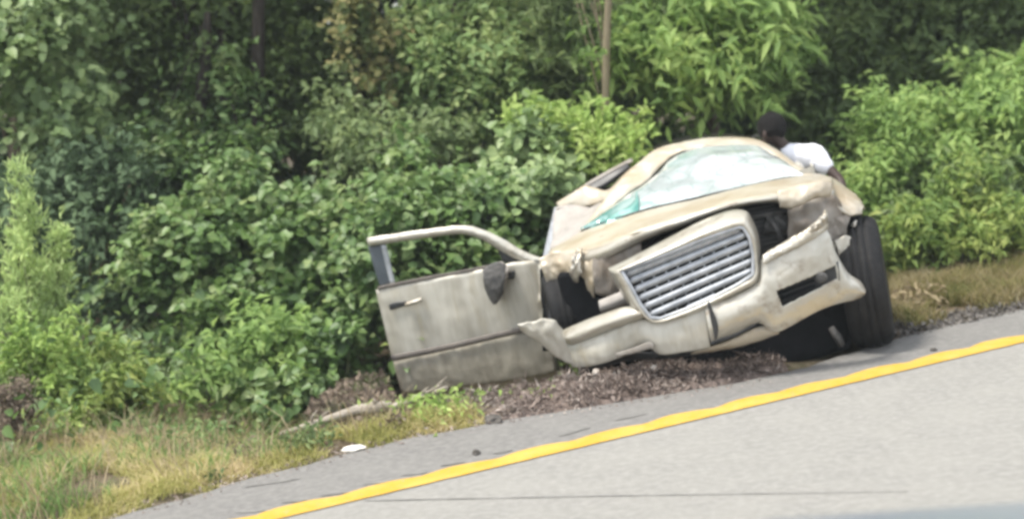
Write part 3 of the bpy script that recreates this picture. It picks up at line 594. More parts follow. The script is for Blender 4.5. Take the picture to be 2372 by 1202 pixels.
P = verge_pts(1500, -5, uL+1.5, -.25, .03); P[:, 2] = np.maximum(P[:, 2], 0)+.003; V, F = leaves(P, .02, aspect=.4, upbias=.6, szj=.7)
tag(mesh_obj('shoulder_litter', V, F, CHIP, smooth=False), 'fine brown bits strewn along the pavement edge', 'litter', kind='stuff')

WOODP = mat('weathered_pale_wood', (0.36, 0.32, 0.27), 0.85, 0, 0.2, var=(0.24, 0.21, 0.17), vscale=8, vstretch=(1, 1, 4), bump=0.7, bscale=30)
def log(name, lab, pts, rad):
    q = [G(x, y, z) for x, y, z in pts]; o0 = q[0].copy(); q = [Vector(p)-o0 for p in cat(q, len(q)*4)]
    rr = list(np.interp(np.linspace(0, 1, len(q)), np.linspace(0, 1, len(rad)), rad))
    t = thing(name, lab, 'branch', o0); tube_obj('trunk', q, rr, WOODP, t, n=9, jag=.12)
    for k in range(3):
        i = random.randrange(3, len(q)-2); d = Vector((random.uniform(-.1, .1), random.uniform(-.08, .05), random.uniform(.05, .09)))
        tube_obj('twig', [q[i], q[i]+d*.6, q[i]+d+Vector((.02, 0, 0))], [rr[i]*.5, rr[i]*.35, .003], WOODP, t, n=6)
    return t
log('fallen_branch', 'pale smooth stick slanting up towards the bottom of the door', [(868, 962, .02), (930, 935, .05), (985, 915, .07), (1037, 898, .09)], [.016, .022, .024, .017])
log('fallen_branch', 'rough grey broken branch lying at the left of the smooth stick', [(650, 1004, 0), (700, 990, .03), (770, 968, .04), (830, 950, .05), (880, 944, .06), (905, 938, .05)], [.012, .02, .026, .034, .042, .02])

def lump(name, lab, cat_, px, py, s, m, seed=0, flat=.6):
    bm = bmesh.new(); bmesh.ops.create_icosphere(bm, subdivisions=3, radius=1)
    for v in bm.verts: v.co *= 1+.45*noise.noise(v.co*1.4+Vector((seed, 0, 0))); v.co = Vector((v.co.x*s[0], v.co.y*s[1], v.co.z*s[2]*flat))
    me = bpy.data.meshes.new(name); bm.to_mesh(me); bm.free(); me.materials.append(m)
    for p in me.polygons: p.use_smooth = False
    o = bpy.data.objects.new(name, me); C.objects.link(o); q = G(px, py); o.location = (q.x, q.y, max(ground_z(q.x, q.y), 0 if UV(q)[1] < edge_v(UV(q)[0]) else -1)+s[2]*flat*.5)
    o.rotation_euler.z = seed
    return tag(o, lab, cat_)
WHITE = mat('white_litter', (0.78, 0.76, 0.70), 0.5, 0, 0.5, var=(.6, .57, .5), vscale=9)
GREYD = mat('dusty_dark_rubber', (0.06, 0.055, 0.05), 0.9, 0, 0.2, var=(.12, .11, .10), vscale=20)
STONE = mat('pale_stone', (0.5, 0.45, 0.40), 0.8, 0, 0.3, var=(.35, .3, .26), vscale=12)
lump('crushed_cup', 'crumpled white litter lying on the pavement edge at lower left', 'litter', 820, 1042, (.075, .03, .035), WHITE, 3, .5)
lump('rubber_lump', 'black rubbery lump on the verge edge below the door', 'debris', 1143, 975, (.07, .05, .04), GREYD, 5, .6)
lump('asphalt_chunk', 'small dark chunk on the shoulder close above the yellow line', 'debris', 1104, 1052, (.024, .02, .022), GREYD, 8, .8)
lump('asphalt_chunk', 'tiny dark chunk on the shoulder near the line at the right', 'debris', 2163, 812, (.022, .018, .015), GREYD, 9, .8)
for i, (px, py, s, ll) in enumerate([(1520, 890, .022, 'pale pebble low on the debris heap'), (1607, 838, .020, 'left pale pebble of the pair on top of the debris heap'), (1634, 826, .024, 'right pale pebble of the pair on top of the debris heap'), (1385, 903, .022, 'pale pebble at the left front of the debris heap')]):
    o = lump('pebble', ll, 'pebble', px, py, (s, s, s), STONE, i, .9); o.location.z += .10

# =================================================================== WRECKED CAR
car = thing('wrecked_car', 'wrecked champagne car facing the road, tilted, roof crushed and front door open', 'car', M=CAR_M)
def yb(px, c=1655., w=350., k=.30): return k*abs((px-c)/w)**3.2      # bumper wraps back towards its ends
def Q(pts, y=None, dy=0.0): return [(p[0], p[1], (yb(p[0]) if y is None else (p[2] if len(p) > 2 else y))+dy) for p in pts]

# bonnet
hb = [(1282, 578, 1.30), (1347, 537, 1.32), (1420, 512, 1.30), (1501, 487, 1.27), (1636, 456, 1.25), (1760, 427, 1.26), (1846, 410, 1.32), (1895, 402, 1.36), (1928, 412, 1.36)]
hf = [(1268, 606, .75), (1352, 582, .46), (1410, 563, .33), (1474, 538, .26), (1566, 509, .22), (1683, 472, .22), (1775, 455, .26), (1850, 452, .33), (1932, 440, .50)]
patch('bonnet', hb, hf, PAINT_TAN, car, n=70, rows=18, up=.035, crumple=.009, cscale=4, thick=.01)
hl_ = [(1268, 622, .74), (1354, 612, .46), (1412, 596, .34), (1474, 566, .29), (1566, 530, .25), (1683, 488, .25), (1778, 470, .29), (1850, 476, .35), (1930, 462, .51)]
patch('bonnet_lip', hf, hl_, PAINT, car, n=70, rows=6, bulge=.025, crumple=.005, cscale=5, thick=.01)
# bent right end of the bonnet edge
patch('bonnet_corner', [(1800, 440, .25), (1850, 428, .27), (1895, 418, .30), (1930, 418, .40)], [(1805, 482, .24), (1840, 482, .22), (1882, 462, .24), (1925, 455, .36)], PAINT_TAN, car, n=24, rows=8, bulge=.03, crumple=.014, cscale=9)

rad = patch('radiator', [(1660, 498, .43), (1760, 478, .43), (1830, 474, .43)], [(1680, 600, .43), (1770, 590, .43), (1836, 560, .43)], DARKP, car, n=16, rows=6, thick=.01)
for k in range(9):
    yy = 498 + k*11
    tube_obj('radiator_fin', [L(1668, yy+8, .415), L(1750, yy-16, .415), L(1832, yy-34, .415)], .0035, GREYP, rad, n=5)
# nose behind the bumper: cavity, radiator, supports, headlamp mounts
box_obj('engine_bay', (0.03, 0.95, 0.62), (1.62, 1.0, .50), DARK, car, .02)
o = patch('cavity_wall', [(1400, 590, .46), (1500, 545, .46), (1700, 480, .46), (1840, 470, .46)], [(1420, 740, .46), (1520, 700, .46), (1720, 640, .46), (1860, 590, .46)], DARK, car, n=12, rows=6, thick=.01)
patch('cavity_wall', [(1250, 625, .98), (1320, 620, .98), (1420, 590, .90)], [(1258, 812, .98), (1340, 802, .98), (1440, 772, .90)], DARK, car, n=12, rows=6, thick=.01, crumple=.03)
V, F = tube([L(1778, 498, .38), L(1800, 530, .36), L(1812, 560, .36)], .02); mesh_obj('hose', V, F, GREYP, car)
V, F = tube([L(1700, 512, .40), L(1760, 500, .37), L(1825, 488, .37)], .014); mesh_obj('hose', V, F, GREYP, car)
patch('fan_shroud', [(1775, 500, .40), (1800, 490, .40), (1822, 500, .40)], [(1770, 545, .40), (1800, 545, .40), (1825, 540, .40)], GREYP, car, n=8, rows=5, bulge=.03, crumple=.02, cscale=20)
o = patch('headlamp_mount', [(1372, 588, .40), (1425, 570, .34), (1488, 545, .33)], [(1378, 680, .42), (1430, 690, .38), (1480, 640, .36)], PRIMER, car, n=24, rows=10, bulge=.03, crumple=.03, cscale=6)
patch('headlamp_mount', [(1825, 474, .32), (1880, 464, .32), (1930, 454, .40), (1950, 470, .46)], [(1828, 575, .34), (1880, 560, .34), (1925, 560, .40), (1958, 560, .48)], PRIMER, car, n=24, rows=10, bulge=.02, crumple=.03, cscale=7)
# crash bar stub and strut seen in the left gap
patch('crash_bar', [(1386, 696, .30), (1420, 682, .28), (1450, 670, .28)], [(1392, 724, .30), (1424, 716, .28), (1455, 704, .28)], CURT, car, n=12, rows=6, bulge=.03)
V, F = tube([L(1349, 668, .55), L(1352, 690, .52), L(1360, 712, .50)], [.014, .024, .012], 8, jag=.2); mesh_obj('strut', V, F, METAL, car)
patch('torn_bracket', [(1325, 592, .44), (1340, 574, .43), (1352, 590, .43)], [(1322, 640, .45), (1334, 652, .44), (1345, 640, .43)], METAL, car, n=14, rows=10, bulge=.03, crumple=.03, cscale=16)

# front wings
patch('front_wing', [(1246, 612, 1.30), (1262, 596, 1.25), (1290, 580, 1.1), (1330, 572, .8), (1356, 580, .55)], [(1252, 770, 1.30), (1270, 762, 1.1), (1283, 742, .95), (1312, 650, .70), (1345, 600, .5)], PAINT, car, n=34, rows=16, bulge=.03, crumple=.035, cscale=8, label='crumpled front wing beside the open door')
patch('front_wing', [(1888, 408, 1.30), (1925, 410, 1.15), (1965, 436, .95), (1992, 462, .75), (2004, 486, .66)], [(1915, 440, .50), (1930, 462, .42), (1950, 486, .42), (1968, 498, .45), (1998, 498, .55)], PAINT_TAN, car, n=34, rows=14, bulge=.02, up=.03, crumple=.015, cscale=7, label='front wing with a clipped end above the tyre')
patch('wing_inner', [(1918, 466, .42), (1950, 486, .44), (1966, 500, .48)], [(1925, 560, .42), (1950, 575, .44), (1962, 560, .48)], PRIMER, car, n=16, rows=12, bulge=.03, crumple=.04, cscale=9)
patch('wheel_arch_liner', [(1955, 500, .50), (1975, 499, .50), (1992, 499, .50)], [(1958, 560, .50), (1972, 550, .50), (1984, 530, .50)], DARK, car, n=10, rows=6, crumple=.02, cscale=20)
V, F = tube([L(1972, 532, .52), L(1979, 520, .50), L(1984, 510, .50)], [.008, .016, .006], 7, jag=.3); mesh_obj('bent_tab', V, F, METAL, car)
patch('torn_panel', [(1934, 556, .38), (1958, 545, .40), (1976, 552, .42)], [(1945, 598, .38), (1965, 604, .40), (1980, 596, .42)], PAINT, car, n=14, rows=10, bulge=.012, crumple=.008, cscale=14, label='torn pale panel scrap over the tyre')

patch('crumpled_wing_front', [(1250, 600, .60), (1285, 584, .58), (1330, 582, .50), (1378, 582, .40)], [(1270, 668, .62), (1298, 652, .58), (1328, 648, .52), (1376, 690, .44)], PAINT_TAN, car, n=34, rows=16, bulge=.03, crumple=.02, cscale=7)
patch('under_bumper_shade', [(1560, 800, .40), (1700, 770, .40), (1850, 720, .42), (1965, 690, .50)], [(1600, 850, .38), (1720, 850, .36), (1850, 838, .38), (1975, 806, .50)], DARK, car, n=16, rows=6, thick=.02)  # added near-black sheet, stands in for the shade below the bumper
# bumper cover
tp = Q([(1632, 706), (1700, 684), (1752, 652), (1764, 600), (1800, 570), (1846, 545), (1880, 525), (1902, 512), (1922, 545), (1940, 590), (1964, 630), (1990, 648), (2004, 664)])
bt = Q([(1648, 794), (1700, 772), (1756, 747), (1792, 768), (1826, 757), (1858, 738), (1892, 720), (1922, 708), (1940, 703), (1958, 698), (1976, 694), (1992, 688), (2000, 682)])
fog = [(1795, 663, .1), (1936, 612, .1), (1940, 644, .1), (1810, 701, .1)]
bump_r = patch('bumper_cover', tp, bt, PAINT, car, n=240, rows=90, bulge=.07, prof=lambda v: math.sin(math.pi*min(1, v*.9+.05))**.7, crumple=.005, cscale=5, holes=[fog], label='right half of the bumper with the fog lamp slot')
pl = Q([(1294, 786), (1345, 786), (1410, 764), (1470, 738), (1520, 743), (1580, 728), (1636, 706)])
pb = Q([(1326, 850), (1376, 846), (1436, 828), (1492, 800), (1532, 820), (1592, 814), (1646, 806)])
patch('bumper_cover', pl, pb, PAINT_DIRTY, car, n=80, rows=24, bulge=.045, prof=lambda v: math.sin(math.pi*min(1, v*.8+.1))**.7-.3, crumple=.008, cscale=4, label='dirty left half of the bumper dug into the debris')
patch('bumper_bar', Q([(1296, 768), (1330, 752), (1392, 728), (1440, 712), (1478, 706)], dy=-.02), Q([(1292, 790), (1330, 798), (1410, 766), (1450, 752), (1492, 736)], dy=-.02), PAINT, car, n=50, rows=12, bulge=.06, crumple=.004, thick=.02)
# raised upper lip of the right half
patch('bumper_crease', Q([(1766, 590), (1820, 556), (1860, 535), (1895, 508), (1912, 485)], dy=-.03), Q([(1768, 612), (1822, 586), (1864, 566), (1900, 545), (1920, 530)], dy=-.065), PAINT, car, n=44, rows=8, bulge=.02, crumple=.013, cscale=11)
patch('torn_tip', Q([(1878, 520), (1898, 505), (1911, 486)], dy=-.08), Q([(1882, 540), (1902, 530), (1917, 512)], dy=-.10), METAL, car, n=14, rows=8, bulge=.02, crumple=.03, cscale=22)
SCR = mat('bare_scratch', (.30, .22, .14), .7, 0, .3, var=(.16, .11, .07), vscale=20)
for a in ([(1560, 500, .40), (1600, 490, .42), (1650, 478, .42)], [(1700, 452, .75), (1760, 440, .75), (1800, 436, .72)], [(1390, 548, .60), (1430, 536, .62), (1480, 520, .62)]):
    patch('scratch', [(x, y, d-.03) for x, y, d in a], [(x+3, y+4, d-.03) for x, y, d in a], SCR, car, n=14, rows=2, thick=.002, crumple=.004, cscale=30)
# lower valance
patch('lower_valance', Q([(1640, 804), (1700, 782), (1760, 756), (1800, 765)], dy=.05), Q([(1600, 822), (1690, 808), (1756, 792), (1805, 773)], dy=.08), PAINT_TAN, car, n=50, rows=8, bulge=.02, crumple=.01)
patch('lower_valance', Q([(1336, 848), (1400, 836), (1460, 818), (1530, 818), (1640, 806)], dy=.06), Q([(1340, 862), (1400, 850), (1460, 834), (1530, 832), (1640, 820)], dy=.10), DARKP, car, n=30, rows=4, thick=.01)
# cracks: dark strips laid on the cover, shade of the splits in their colour
def slit(name, a, b, m=DARKP):
    patch(name, a, b, m, car, n=16, rows=3, thick=.004)
slit('bumper_split', Q([(1638, 700), (1645, 735), (1652, 765), (1655, 786)], dy=-.075), Q([(1643, 698), (1657, 732), (1664, 760), (1661, 784)], dy=-.075))
slit('bumper_split', Q([(1645, 792), (1690, 777), (1730, 760), (1762, 742)], dy=-.05), Q([(1646, 798), (1692, 783), (1732, 764), (1760, 745)], dy=-.05))
slit('bumper_split', Q([(1425, 818), (1465, 806), (1500, 792), (1513, 796)], dy=-.045), Q([(1428, 826), (1470, 818), (1505, 808), (1515, 812)], dy=-.045), PRIMER)
# fog lamp recess
patch('fog_lamp_recess', [(1790, 660, .085), (1865, 632, .085), (1942, 606, .085)], [(1808, 706, .085), (1880, 678, .085), (1946, 648, .085)], DARKP, car, n=10, rows=5, thick=.02)
patch('recess_slat', [(1803, 676, .05), (1840, 662, .05), (1885, 646, .05)], [(1806, 682, .05), (1842, 669, .05), (1887, 652, .05)], DARK, car, n=8, rows=3, thick=.02)
patch('recess_slat', [(1808, 688, .05), (1845, 674, .05), (1888, 658, .05)], [(1811, 694, .05), (1847, 680, .05), (1890, 663, .05)], DARK, car, n=8, rows=3, thick=.02)
ctr = L(1903, 643, .02)
bm = bmesh.new(); bmesh.ops.create_uvsphere(bm, u_segments=20, v_segments=10, radius=.034)
for v in bm.verts: v.co = Vector((v.co.x, v.co.y*.5, v.co.z)) + ctr
me = bpy.data.meshes.new('fog_lamp'); bm.to_mesh(me); bm.free(); me.materials.append(GREYP)
for p in me.polygons: p.use_smooth = True
o = bpy.data.objects.new('fog_lamp', me); C.objects.link(o); o.parent = car
# torn flap at the left end of the bumper
patch('torn_flap', [(1198, 750, .10), (1236, 744, .08), (1281, 740, .10), (1304, 764, .16)], [(1206, 764, .12), (1246, 790, .12), (1288, 826, .14), (1330, 850, .18)], PAINT_DIRTY, car, n=30, rows=12, bulge=.015, crumple=.016, cscale=8)

# grille
go = [(1408, 621), (1440, 606), (1501, 575), (1556, 546), (1613, 517), (1660, 497), (1697, 486), (1722, 487), (1737, 497), (1757, 542), (1763, 598), (1760, 650), (1720, 677), (1659, 704), (1600, 732), (1538, 746), (1500, 738), (1464, 715), (1431, 668)]
gi = [(1440, 626), (1465, 617), (1510, 601), (1560, 582), (1613, 560), (1655, 545), (1690, 533), (1712, 526), (1722, 528), (1737, 552), (1745, 590), (1745, 635), (1710, 659), (1650, 690), (1590, 716), (1530, 738), (1506, 735), (1484, 706), (1460, 662)]
def ring(name, o_, i_, m, yo, yi, bul, rows=10, n=120, thick=.012, par=None):
    A = cat([L(x, y, yo) for x, y in o_+[o_[0]]], n); B = cat([L(x, y, yi) for x, y in i_+[i_[0]]], n)
    V, F = [], []
    for r in range(rows+1):
        v = r/rows
        for k in range(n): V.append(Vector(A[k]*(1-v)+B[k]*v)+Vector((0, -bul*math.sin(math.pi*v)**.8, 0)))
    for r in range(rows):
        for k in range(n-1): F.append((r*n+k, (r+1)*n+k, (r+1)*n+k+1, r*n+k+1))
    ob = mesh_obj(name, V, F, m, par or car); return solid(ob, thick, -1)
ring('grille_surround', go, gi, PAINT, .10, -.03, .07)
inner2 = [(1598+(x-1598)*.975, 630+(y-630)*.965) for x, y in gi]
gril = mesh_obj('grille', *tube([L(x, y, -.035) for x, y in gi+[gi[0]]], .012, 8), SILVER, car)
patch('grille_backing', [(1440, 628, .05), (1570, 580, .05), (1735, 525, .05)], [(1500, 740, .05), (1600, 720, .05), (1748, 640, .05)], mat('dusty_grille_backing', (.05, .052, .055), .8, 0, .2), car, n=12, rows=6, thick=.01)
def yspan(poly, a, c):
    """where the line y = c + a*x crosses the grille opening"""
    xs = []
    for i in range(len(poly)):
        x0, y0 = poly[i]; x1, y1 = poly[(i+1) % len(poly)]
        f0, f1 = y0-a*x0-c, y1-a*x1-c
        if f0*f1 < 0: t = f0/(f0-f1); xs.append(x0+(x1-x0)*t)
    return (min(xs), max(xs)) if len(xs) > 1 else None
for k in range(7):
    t = k/6
    a = -.40 - .04*t
    ymid = 572 + (712-572)*t + (0 if k else 3)
    s = yspan(gi, a, ymid+(-a)*1598)
    if not s: continue
    xa, xb = s[0]+2, s[1]-2; hh = 9.2 if k else 11
    if k == 6: xa, xb = s[0]+6, s[1]-6
    pt, pb_ = [], []
    for j in range(7):
        x = xa+(xb-xa)*j/6; y = ymid + a*(x-1598)
        pt.append((x, y-hh, -.005)); pb_.append((x, y+hh, .0))
    patch('grille_bar', pt, pb_, SILVER, gril, n=28, rows=8, bulge=.018, thick=.006)
for k in range(9):
    x = 1478 + k*31
    dx = 30
    top = None
    ys = [y for y in range(500, 760) if inside(gi, x+(y-620)*.30, y)]
    if not ys: continue
    y0, y1 = ys[0]+3, ys[-1]-3
    tube_obj('grille_divider', [L(x+(y0-620)*.30, y0, .004), L(x+(y1-620)*.30, y1, .004)], .0055, SILVER, gril, n=6)
# badge-like dip at the top of the grille: small wing-shaped emblem base
0 and patch('emblem', [(1530, 560, .02), (1575, 540, .0), (1612, 527, .02)], [(1536, 570, .0), (1578, 556, -.02), (1616, 534, .0)], SILVER, gril, n=16, rows=4, bulge=.008, thick=.004)

# windscreen
wb = [(1347, 538, 1.40), (1400, 519, 1.36), (1450, 503, 1.33), (1501, 487, 1.31), (1590, 467, 1.29), (1690, 444, 1.29), (1760, 428, 1.30), (1812, 417, 1.34), (1862, 412, 1.40)]
wt = [(1350, 534, 1.42), (1389, 500, 1.52), (1450, 455, 1.66), (1512, 410, 1.80), (1560, 364, 1.95), (1636, 338, 2.02), (1740, 336, 2.02), (1795, 358, 1.95), (1862, 409, 1.42)]
patch('windscreen', wt, wb, GLASS, car, n=80, rows=30, up=.03, crumple=.016, cscale=3.5, thick=.006)
# opened-up crack edges in the glass
SHARD = mat('teal_glass_edge', (0.07, 0.22, 0.20), 0.2, 0, 0.8, var=(0.25, 0.42, 0.38), vscale=9)
patch('glass_shard', [(1405, 508, 1.34), (1430, 492, 1.38), (1466, 470, 1.45), (1474, 442, 1.52)], [(1400, 520, 1.30), (1432, 510, 1.30), (1474, 496, 1.30), (1480, 470, 1.40)], SHARD, car, n=14, rows=6, crumple=.012, cscale=20, thick=.004)
patch('glass_shard', [(1362, 532, 1.33), (1392, 508, 1.40), (1404, 506, 1.40)], [(1365, 535, 1.32), (1392, 522, 1.32), (1404, 516, 1.32)], SHARD, car, n=10, rows=4, crumple=.01, cscale=20, thick=.004)
# wiper / lower seal
V, F = tube([L(x, y-3, yy-.02) for x, y, yy in wb], .009, 6); mesh_obj('windscreen_seal', V, F, DARKP, car)

# roof front edge and pillars
ro = [(1330, 550, 1.36), (1368, 505, 1.50), (1398, 462, 1.66), (1440, 412, 1.82), (1478, 378, 1.95), (1520, 346, 2.08), (1580, 330, 2.14), (1650, 319, 2.18), (1742, 321, 2.18), (1795, 344, 2.08), (1842, 378, 1.80), (1894, 410, 1.44)]
ri = [(1346, 540, 1.38), (1389, 502, 1.50), (1442, 460, 1.64), (1498, 421, 1.78), (1530, 386, 1.90), (1556, 362, 1.96), (1600, 345, 2.00), (1655, 337, 2.01), (1752, 339, 2.01), (1790, 357, 1.94), (1826, 384, 1.72), (1864, 411, 1.42)]
patch('roof_edge', ro, ri, PAINT_TAN, car, n=90, rows=8, bulge=.014, up=.008, crumple=.016, cscale=7, thick=.015)
# roof skin running back, sinking towards the tail
A = cat([L(*p) for p in ro[3:-1]], 50); V, F = [], []
RWS = 22
for r in range(RWS+1):
    t = r/RWS
    for k in range(50):
        p = Vector(A[k]); cx = 0.05; y = p.y + (4.75-p.y)*t
        zz = p.z*(1-t) + (0.98+.22*math.sin(math.pi*k/49))*t - .03*math.sin(math.pi*t) + .03*math.sin(math.pi*t)*0
        x = p.x*(1-t)+(-.72+1.5*k/49)*t
        q = Vector((x, y, min(zz, p.z)-.05*min(1, t*3)))
        V.append(q+noise.noise_vector(q*2.2)*.03*min(1, t*4))
for r in range(RWS):
    for k in range(49): F.append((r*50+k, r*50+k+1, (r+1)*50+k+1, (r+1)*50+k))
solid(mesh_obj('roof', V, F, PAINT_TAN, car), .02, -1)
# left side: cap over the door opening, curtain, pillar strip, dark rail
patch('roof_rail', [(1288, 470, 2.05), (1320, 450, 2.0), (1352, 430, 1.98), (1380, 436, 1.96), (1408, 440, 1.90), (1440, 408, 1.92), (1478, 378, 1.97)], [(1300, 486, 2.0), (1330, 480, 1.95), (1362, 478, 1.9), (1392, 470, 1.86), (1415, 455, 1.8), (1450, 425, 1.8), (1490, 390, 1.9)], PAINT_TAN, car, n=50, rows=8, bulge=.02, crumple=.008, cscale=6, thick=.02)
patch('window_strip', [(1360, 430, 2.0), (1385, 416, 2.0), (1425, 393, 2.02), (1452, 378, 2.05)], [(1376, 438, 1.96), (1402, 428, 1.96), (1436, 402, 1.98), (1458, 384, 2.02)], DARKP, car, n=20, rows=4, thick=.03)
patch('side_rail', [(1352, 428, 2.02), (1378, 412, 2.03), (1420, 388, 2.05), (1462, 366, 2.1)], [(1358, 433, 2.0), (1384, 417, 2.0), (1425, 394, 2.02), (1466, 372, 2.06)], PRIMER, car, n=20, rows=4, thick=.012)
patch('side_curtain', [(1290, 482, 2.0), (1330, 476, 1.95), (1380, 474, 1.88), (1412, 458, 1.75)], [(1272, 592, 1.55), (1300, 584, 1.50), (1338, 560, 1.45), (1395, 500, 1.58)], CURT, car, n=34, rows=20, bulge=.03, crumple=.03, cscale=5, thick=.01)
patch('door_pillar', [(1284, 480, 2.02), (1292, 478, 2.0), (1300, 480, 1.98)], [(1256, 600, 1.62), (1264, 598, 1.60), (1272, 596, 1.58)], SILVER, car, n=8, rows=14, bulge=.02, thick=.03)
patch('pillar_gap', [(1290, 484, 1.95), (1297, 482, 1.94), (1306, 482, 1.93)], [(1284, 506, 1.92), (1291, 506, 1.92), (1297, 504, 1.92)], DARK, car, n=6, rows=6, thick=.01)

# body behind: sides, tail, floor
V, F = [], []
sec = [(-.90, .34), (-.93, .50), (-.92, .66), (-.86, .80), (.90, .98), (.95, .80), (.96, .55), (.92, .34)]
ys = [1.5, 2.2, 3.0, 3.8, 4.5, 4.85]
for i, y in enumerate(ys):
    s = 1 - .10*max(0, (y-3.8))/1.05
    for x, z in sec: V.append((x*s*.985, y, z+(0 if y > 1.6 else -.0)))
n8 = len(sec)
for i in range(len(ys)-1):
    for k in range(n8): F.append((i*n8+k, i*n8+(k+1) % n8, (i+1)*n8+(k+1) % n8, (i+1)*n8+k))
F.append(tuple(range(n8))); F.append(tuple(range((len(ys)-1)*n8+n8-1, (len(ys)-1)*n8-1, -1)))
o = mesh_obj('body_shell', V, F, PAINT_DIRTY, car, smooth=False); bevel(o, .04, 3)
V, F = [], []
for y, w_, z in [(2.1, .80, 1.16), (3.4, .80, 1.12), (4.5, .72, 1.0)]:
    V += [(-w_-.06, y, .96), (-w_*.9, y, z), (w_*.9, y, z), (w_+.06, y, .96)]
for i in range(2):
    for k in range(3): F.append((i*4+k, i*4+k+1, (i+1)*4+k+1, (i+1)*4+k))
F += [(3, 2, 1, 0), (8, 9, 10, 11)]
mesh_obj('cabin_glass', V, F, mat('dark_cabin_glass', (.02, .025, .025), .1, 0, .6), car, smooth=False)
for s in (-1, 1):
    box_obj('rear_lamp', (s*.74, 4.86, .80), (.22, .05, .22), mat('red_lamp_lens', (.35, .02, .02), .2), car, .015)
    box_obj('rear_door', (s*.955, 2.75, .68), (.02, 1.0, .52), PAINT_DIRTY, car, .01)
box_obj('underbody', (0, 2.6, .30), (1.6, 4.3, .16), DARK, car, .03)
box_obj('rear_bumper', (0, 4.93, .48), (1.75, .14, .26), PAINT_DIRTY, car, .05)

# wheels
def wheel(cx, cy_, cz, r, wd, rot, name='wheel'):
    h = bpy.data.objects.new(name, None); C.objects.link(h); h.parent = car; h.location = (cx, cy_, cz); h.rotation_euler = rot
    prof = [(-.46, .60), (-.51, .70), (-.52, .80), (-.49, .88), (-.42, .935), (-.31, .972), (-.22, .985), (-.20, .955), (-.17, .955), (-.15, .993), (-.02, 1.0), (0, .965), (.02, 1.0), (.15, .993), (.17, .955), (.20, .955), (.22, .985), (.31, .972), (.42, .935), (.49, .88), (.52, .80), (.51, .70), (.46, .60)]
    n = 64; V, F = [], []
    for k in range(n):
        an = 2*math.pi*k/n
        for x, q in prof:
            rr = q*r
            if .21 < abs(x) < .45 and (k + (1 if x > 0 else 0)) % 2 == 0: rr -= .014
            V.append((x*wd, math.cos(an)*rr, math.sin(an)*rr))
    m_ = len(prof)
    for k in range(n):
        for j in range(m_-1): F.append((k*m_+j, k*m_+j+1, ((k+1) % n)*m_+j+1, ((k+1) % n)*m_+j))
    ty = mesh_obj('tyre', V, F, RUBBER, h)
    V, F = [], []
    pr = [(-.49, .61), (-.40, .58), (.30, .57), (.42, .60), (.50, .615), (.46, .56), (.30, .50), (.22, .18), (.30, .12), (.30, 0.01)]
    for k in range(40):
        an = 2*math.pi*k/40
        for j, (x, q) in enumerate(pr):
            xx = x if j not in (6,) or k % 8 < 4 else x-.25
            V.append((xx*wd, math.cos(an)*q*r, math.sin(an)*q*r))
    for k in range(40):
        for j in range(len(pr)-1): F.append((k*len(pr)+j, k*len(pr)+j+1, ((k+1) % 40)*len(pr)+j+1, ((k+1) % 40)*len(pr)+j))
    mesh_obj('rim', V, F, RIM, h)
    return h
wc = L(2003, 652, .66)
wheel(wc.x, wc.y, wc.z, .41, .255, (0, R(4), R(-5.5)))
wl = L(1308, 722, .70)
wheel(wl.x, wl.y, wl.z, .27, .20, (0, R(3), R(10)))
wheel(-.80, 4.0, .36, .36, .25, (0, 0, R(180)))
wheel(.80, 4.0, .36, .38, .25, (0, 0, 0))
# suspension arm glimpsed beside the tyre
V, F = tube([L(1925, 758, .38), L(1940, 780, .38), L(1950, 800, .40)], [.02, .026, .02], 8); mesh_obj('suspension_arm', V, F, GREYP, car)
V, F = tube([L(1700, 800, 1.0), L(1830, 760, 1.0), L(1960, 700, 1.0)], .03, 8); mesh_obj('axle', V, F, DARK, car)

# open front door: a plane standing out from the hinge
H_ = L(1268, 700, 1.45)
dd = Vector((-1, .14, 0)).normalized(); dn = Vector((-dd.y, dd.x, 0)).normalized()
if dn.y > 0: dn = -dn
def D(px, py, off=0.0):
    d = CAR_I3 @ ray(px, py); p0 = H_ + dn*off; return CO + d*((p0-CO).dot(dn)/d.dot(dn))
door = patch('front_door', [(872, 670, .02), (960, 652, .03), (1050, 636, .03), (1130, 620, .03), (1200, 606, .03), (1262, 598, 0)], [(934, 918, .0), (1000, 912, .0), (1080, 902, 0), (1160, 892, 0), (1230, 882, 0), (1292, 868, 0)], PAINT_DIRTY, car, n=60, rows=30, bulge=.045, prof=lambda v: math.sin(math.pi*min(1, v*.85+.1))**.6, crumple=.006, cscale=3, thick=.06, f=D, label='open front door seen from its outer side')
def dpatch(name, a, b, m, off, th=.02, n=30, rows=6, bul=.0, cr=.0, par=None, cs=10):
    return patch(name, [(x, y, off) for x, y in a], [(x, y, off) for x, y in b], m, par or door, n=n, rows=rows, bulge=bul, crumple=cr, cscale=cs, thick=th, f=D)
dpatch('window_frame', [(850, 550), (920, 540), (1000, 529), (1076, 522), (1125, 534), (1170, 556), (1215, 582), (1262, 600)], [(854, 572), (925, 561), (1000, 550), (1066, 543), (1108, 552), (1146, 573), (1186, 596), (1215, 610)], PAINT, .02, .04, 60, 6, .02, .006)
dpatch('window_post', [(852, 570), (868, 568), (884, 566)], [(880, 664), (893, 661), (907, 657)], mat('dark_blue_grey_seal', (.07, .085, .10), .5), .0, .03, 8, 16, .01)
dpatch('post_edge', [(882, 568), (887, 567), (892, 566)], [(904, 658), (909, 657), (914, 656)], SILVER, .01, .02, 6, 12)
dpatch('window_corner', [(1150, 575), (1178, 590), (1215, 600)], [(1165, 606), (1185, 608), (1215, 612)], DARKP, .0, .02, 10, 6)
dpatch('belt_seal', [(874, 664), (960, 646), (1060, 628), (1130, 614)], [(875, 672), (961, 654), (1062, 635), (1131, 621)], STRIP, .055, .012, 30, 3)
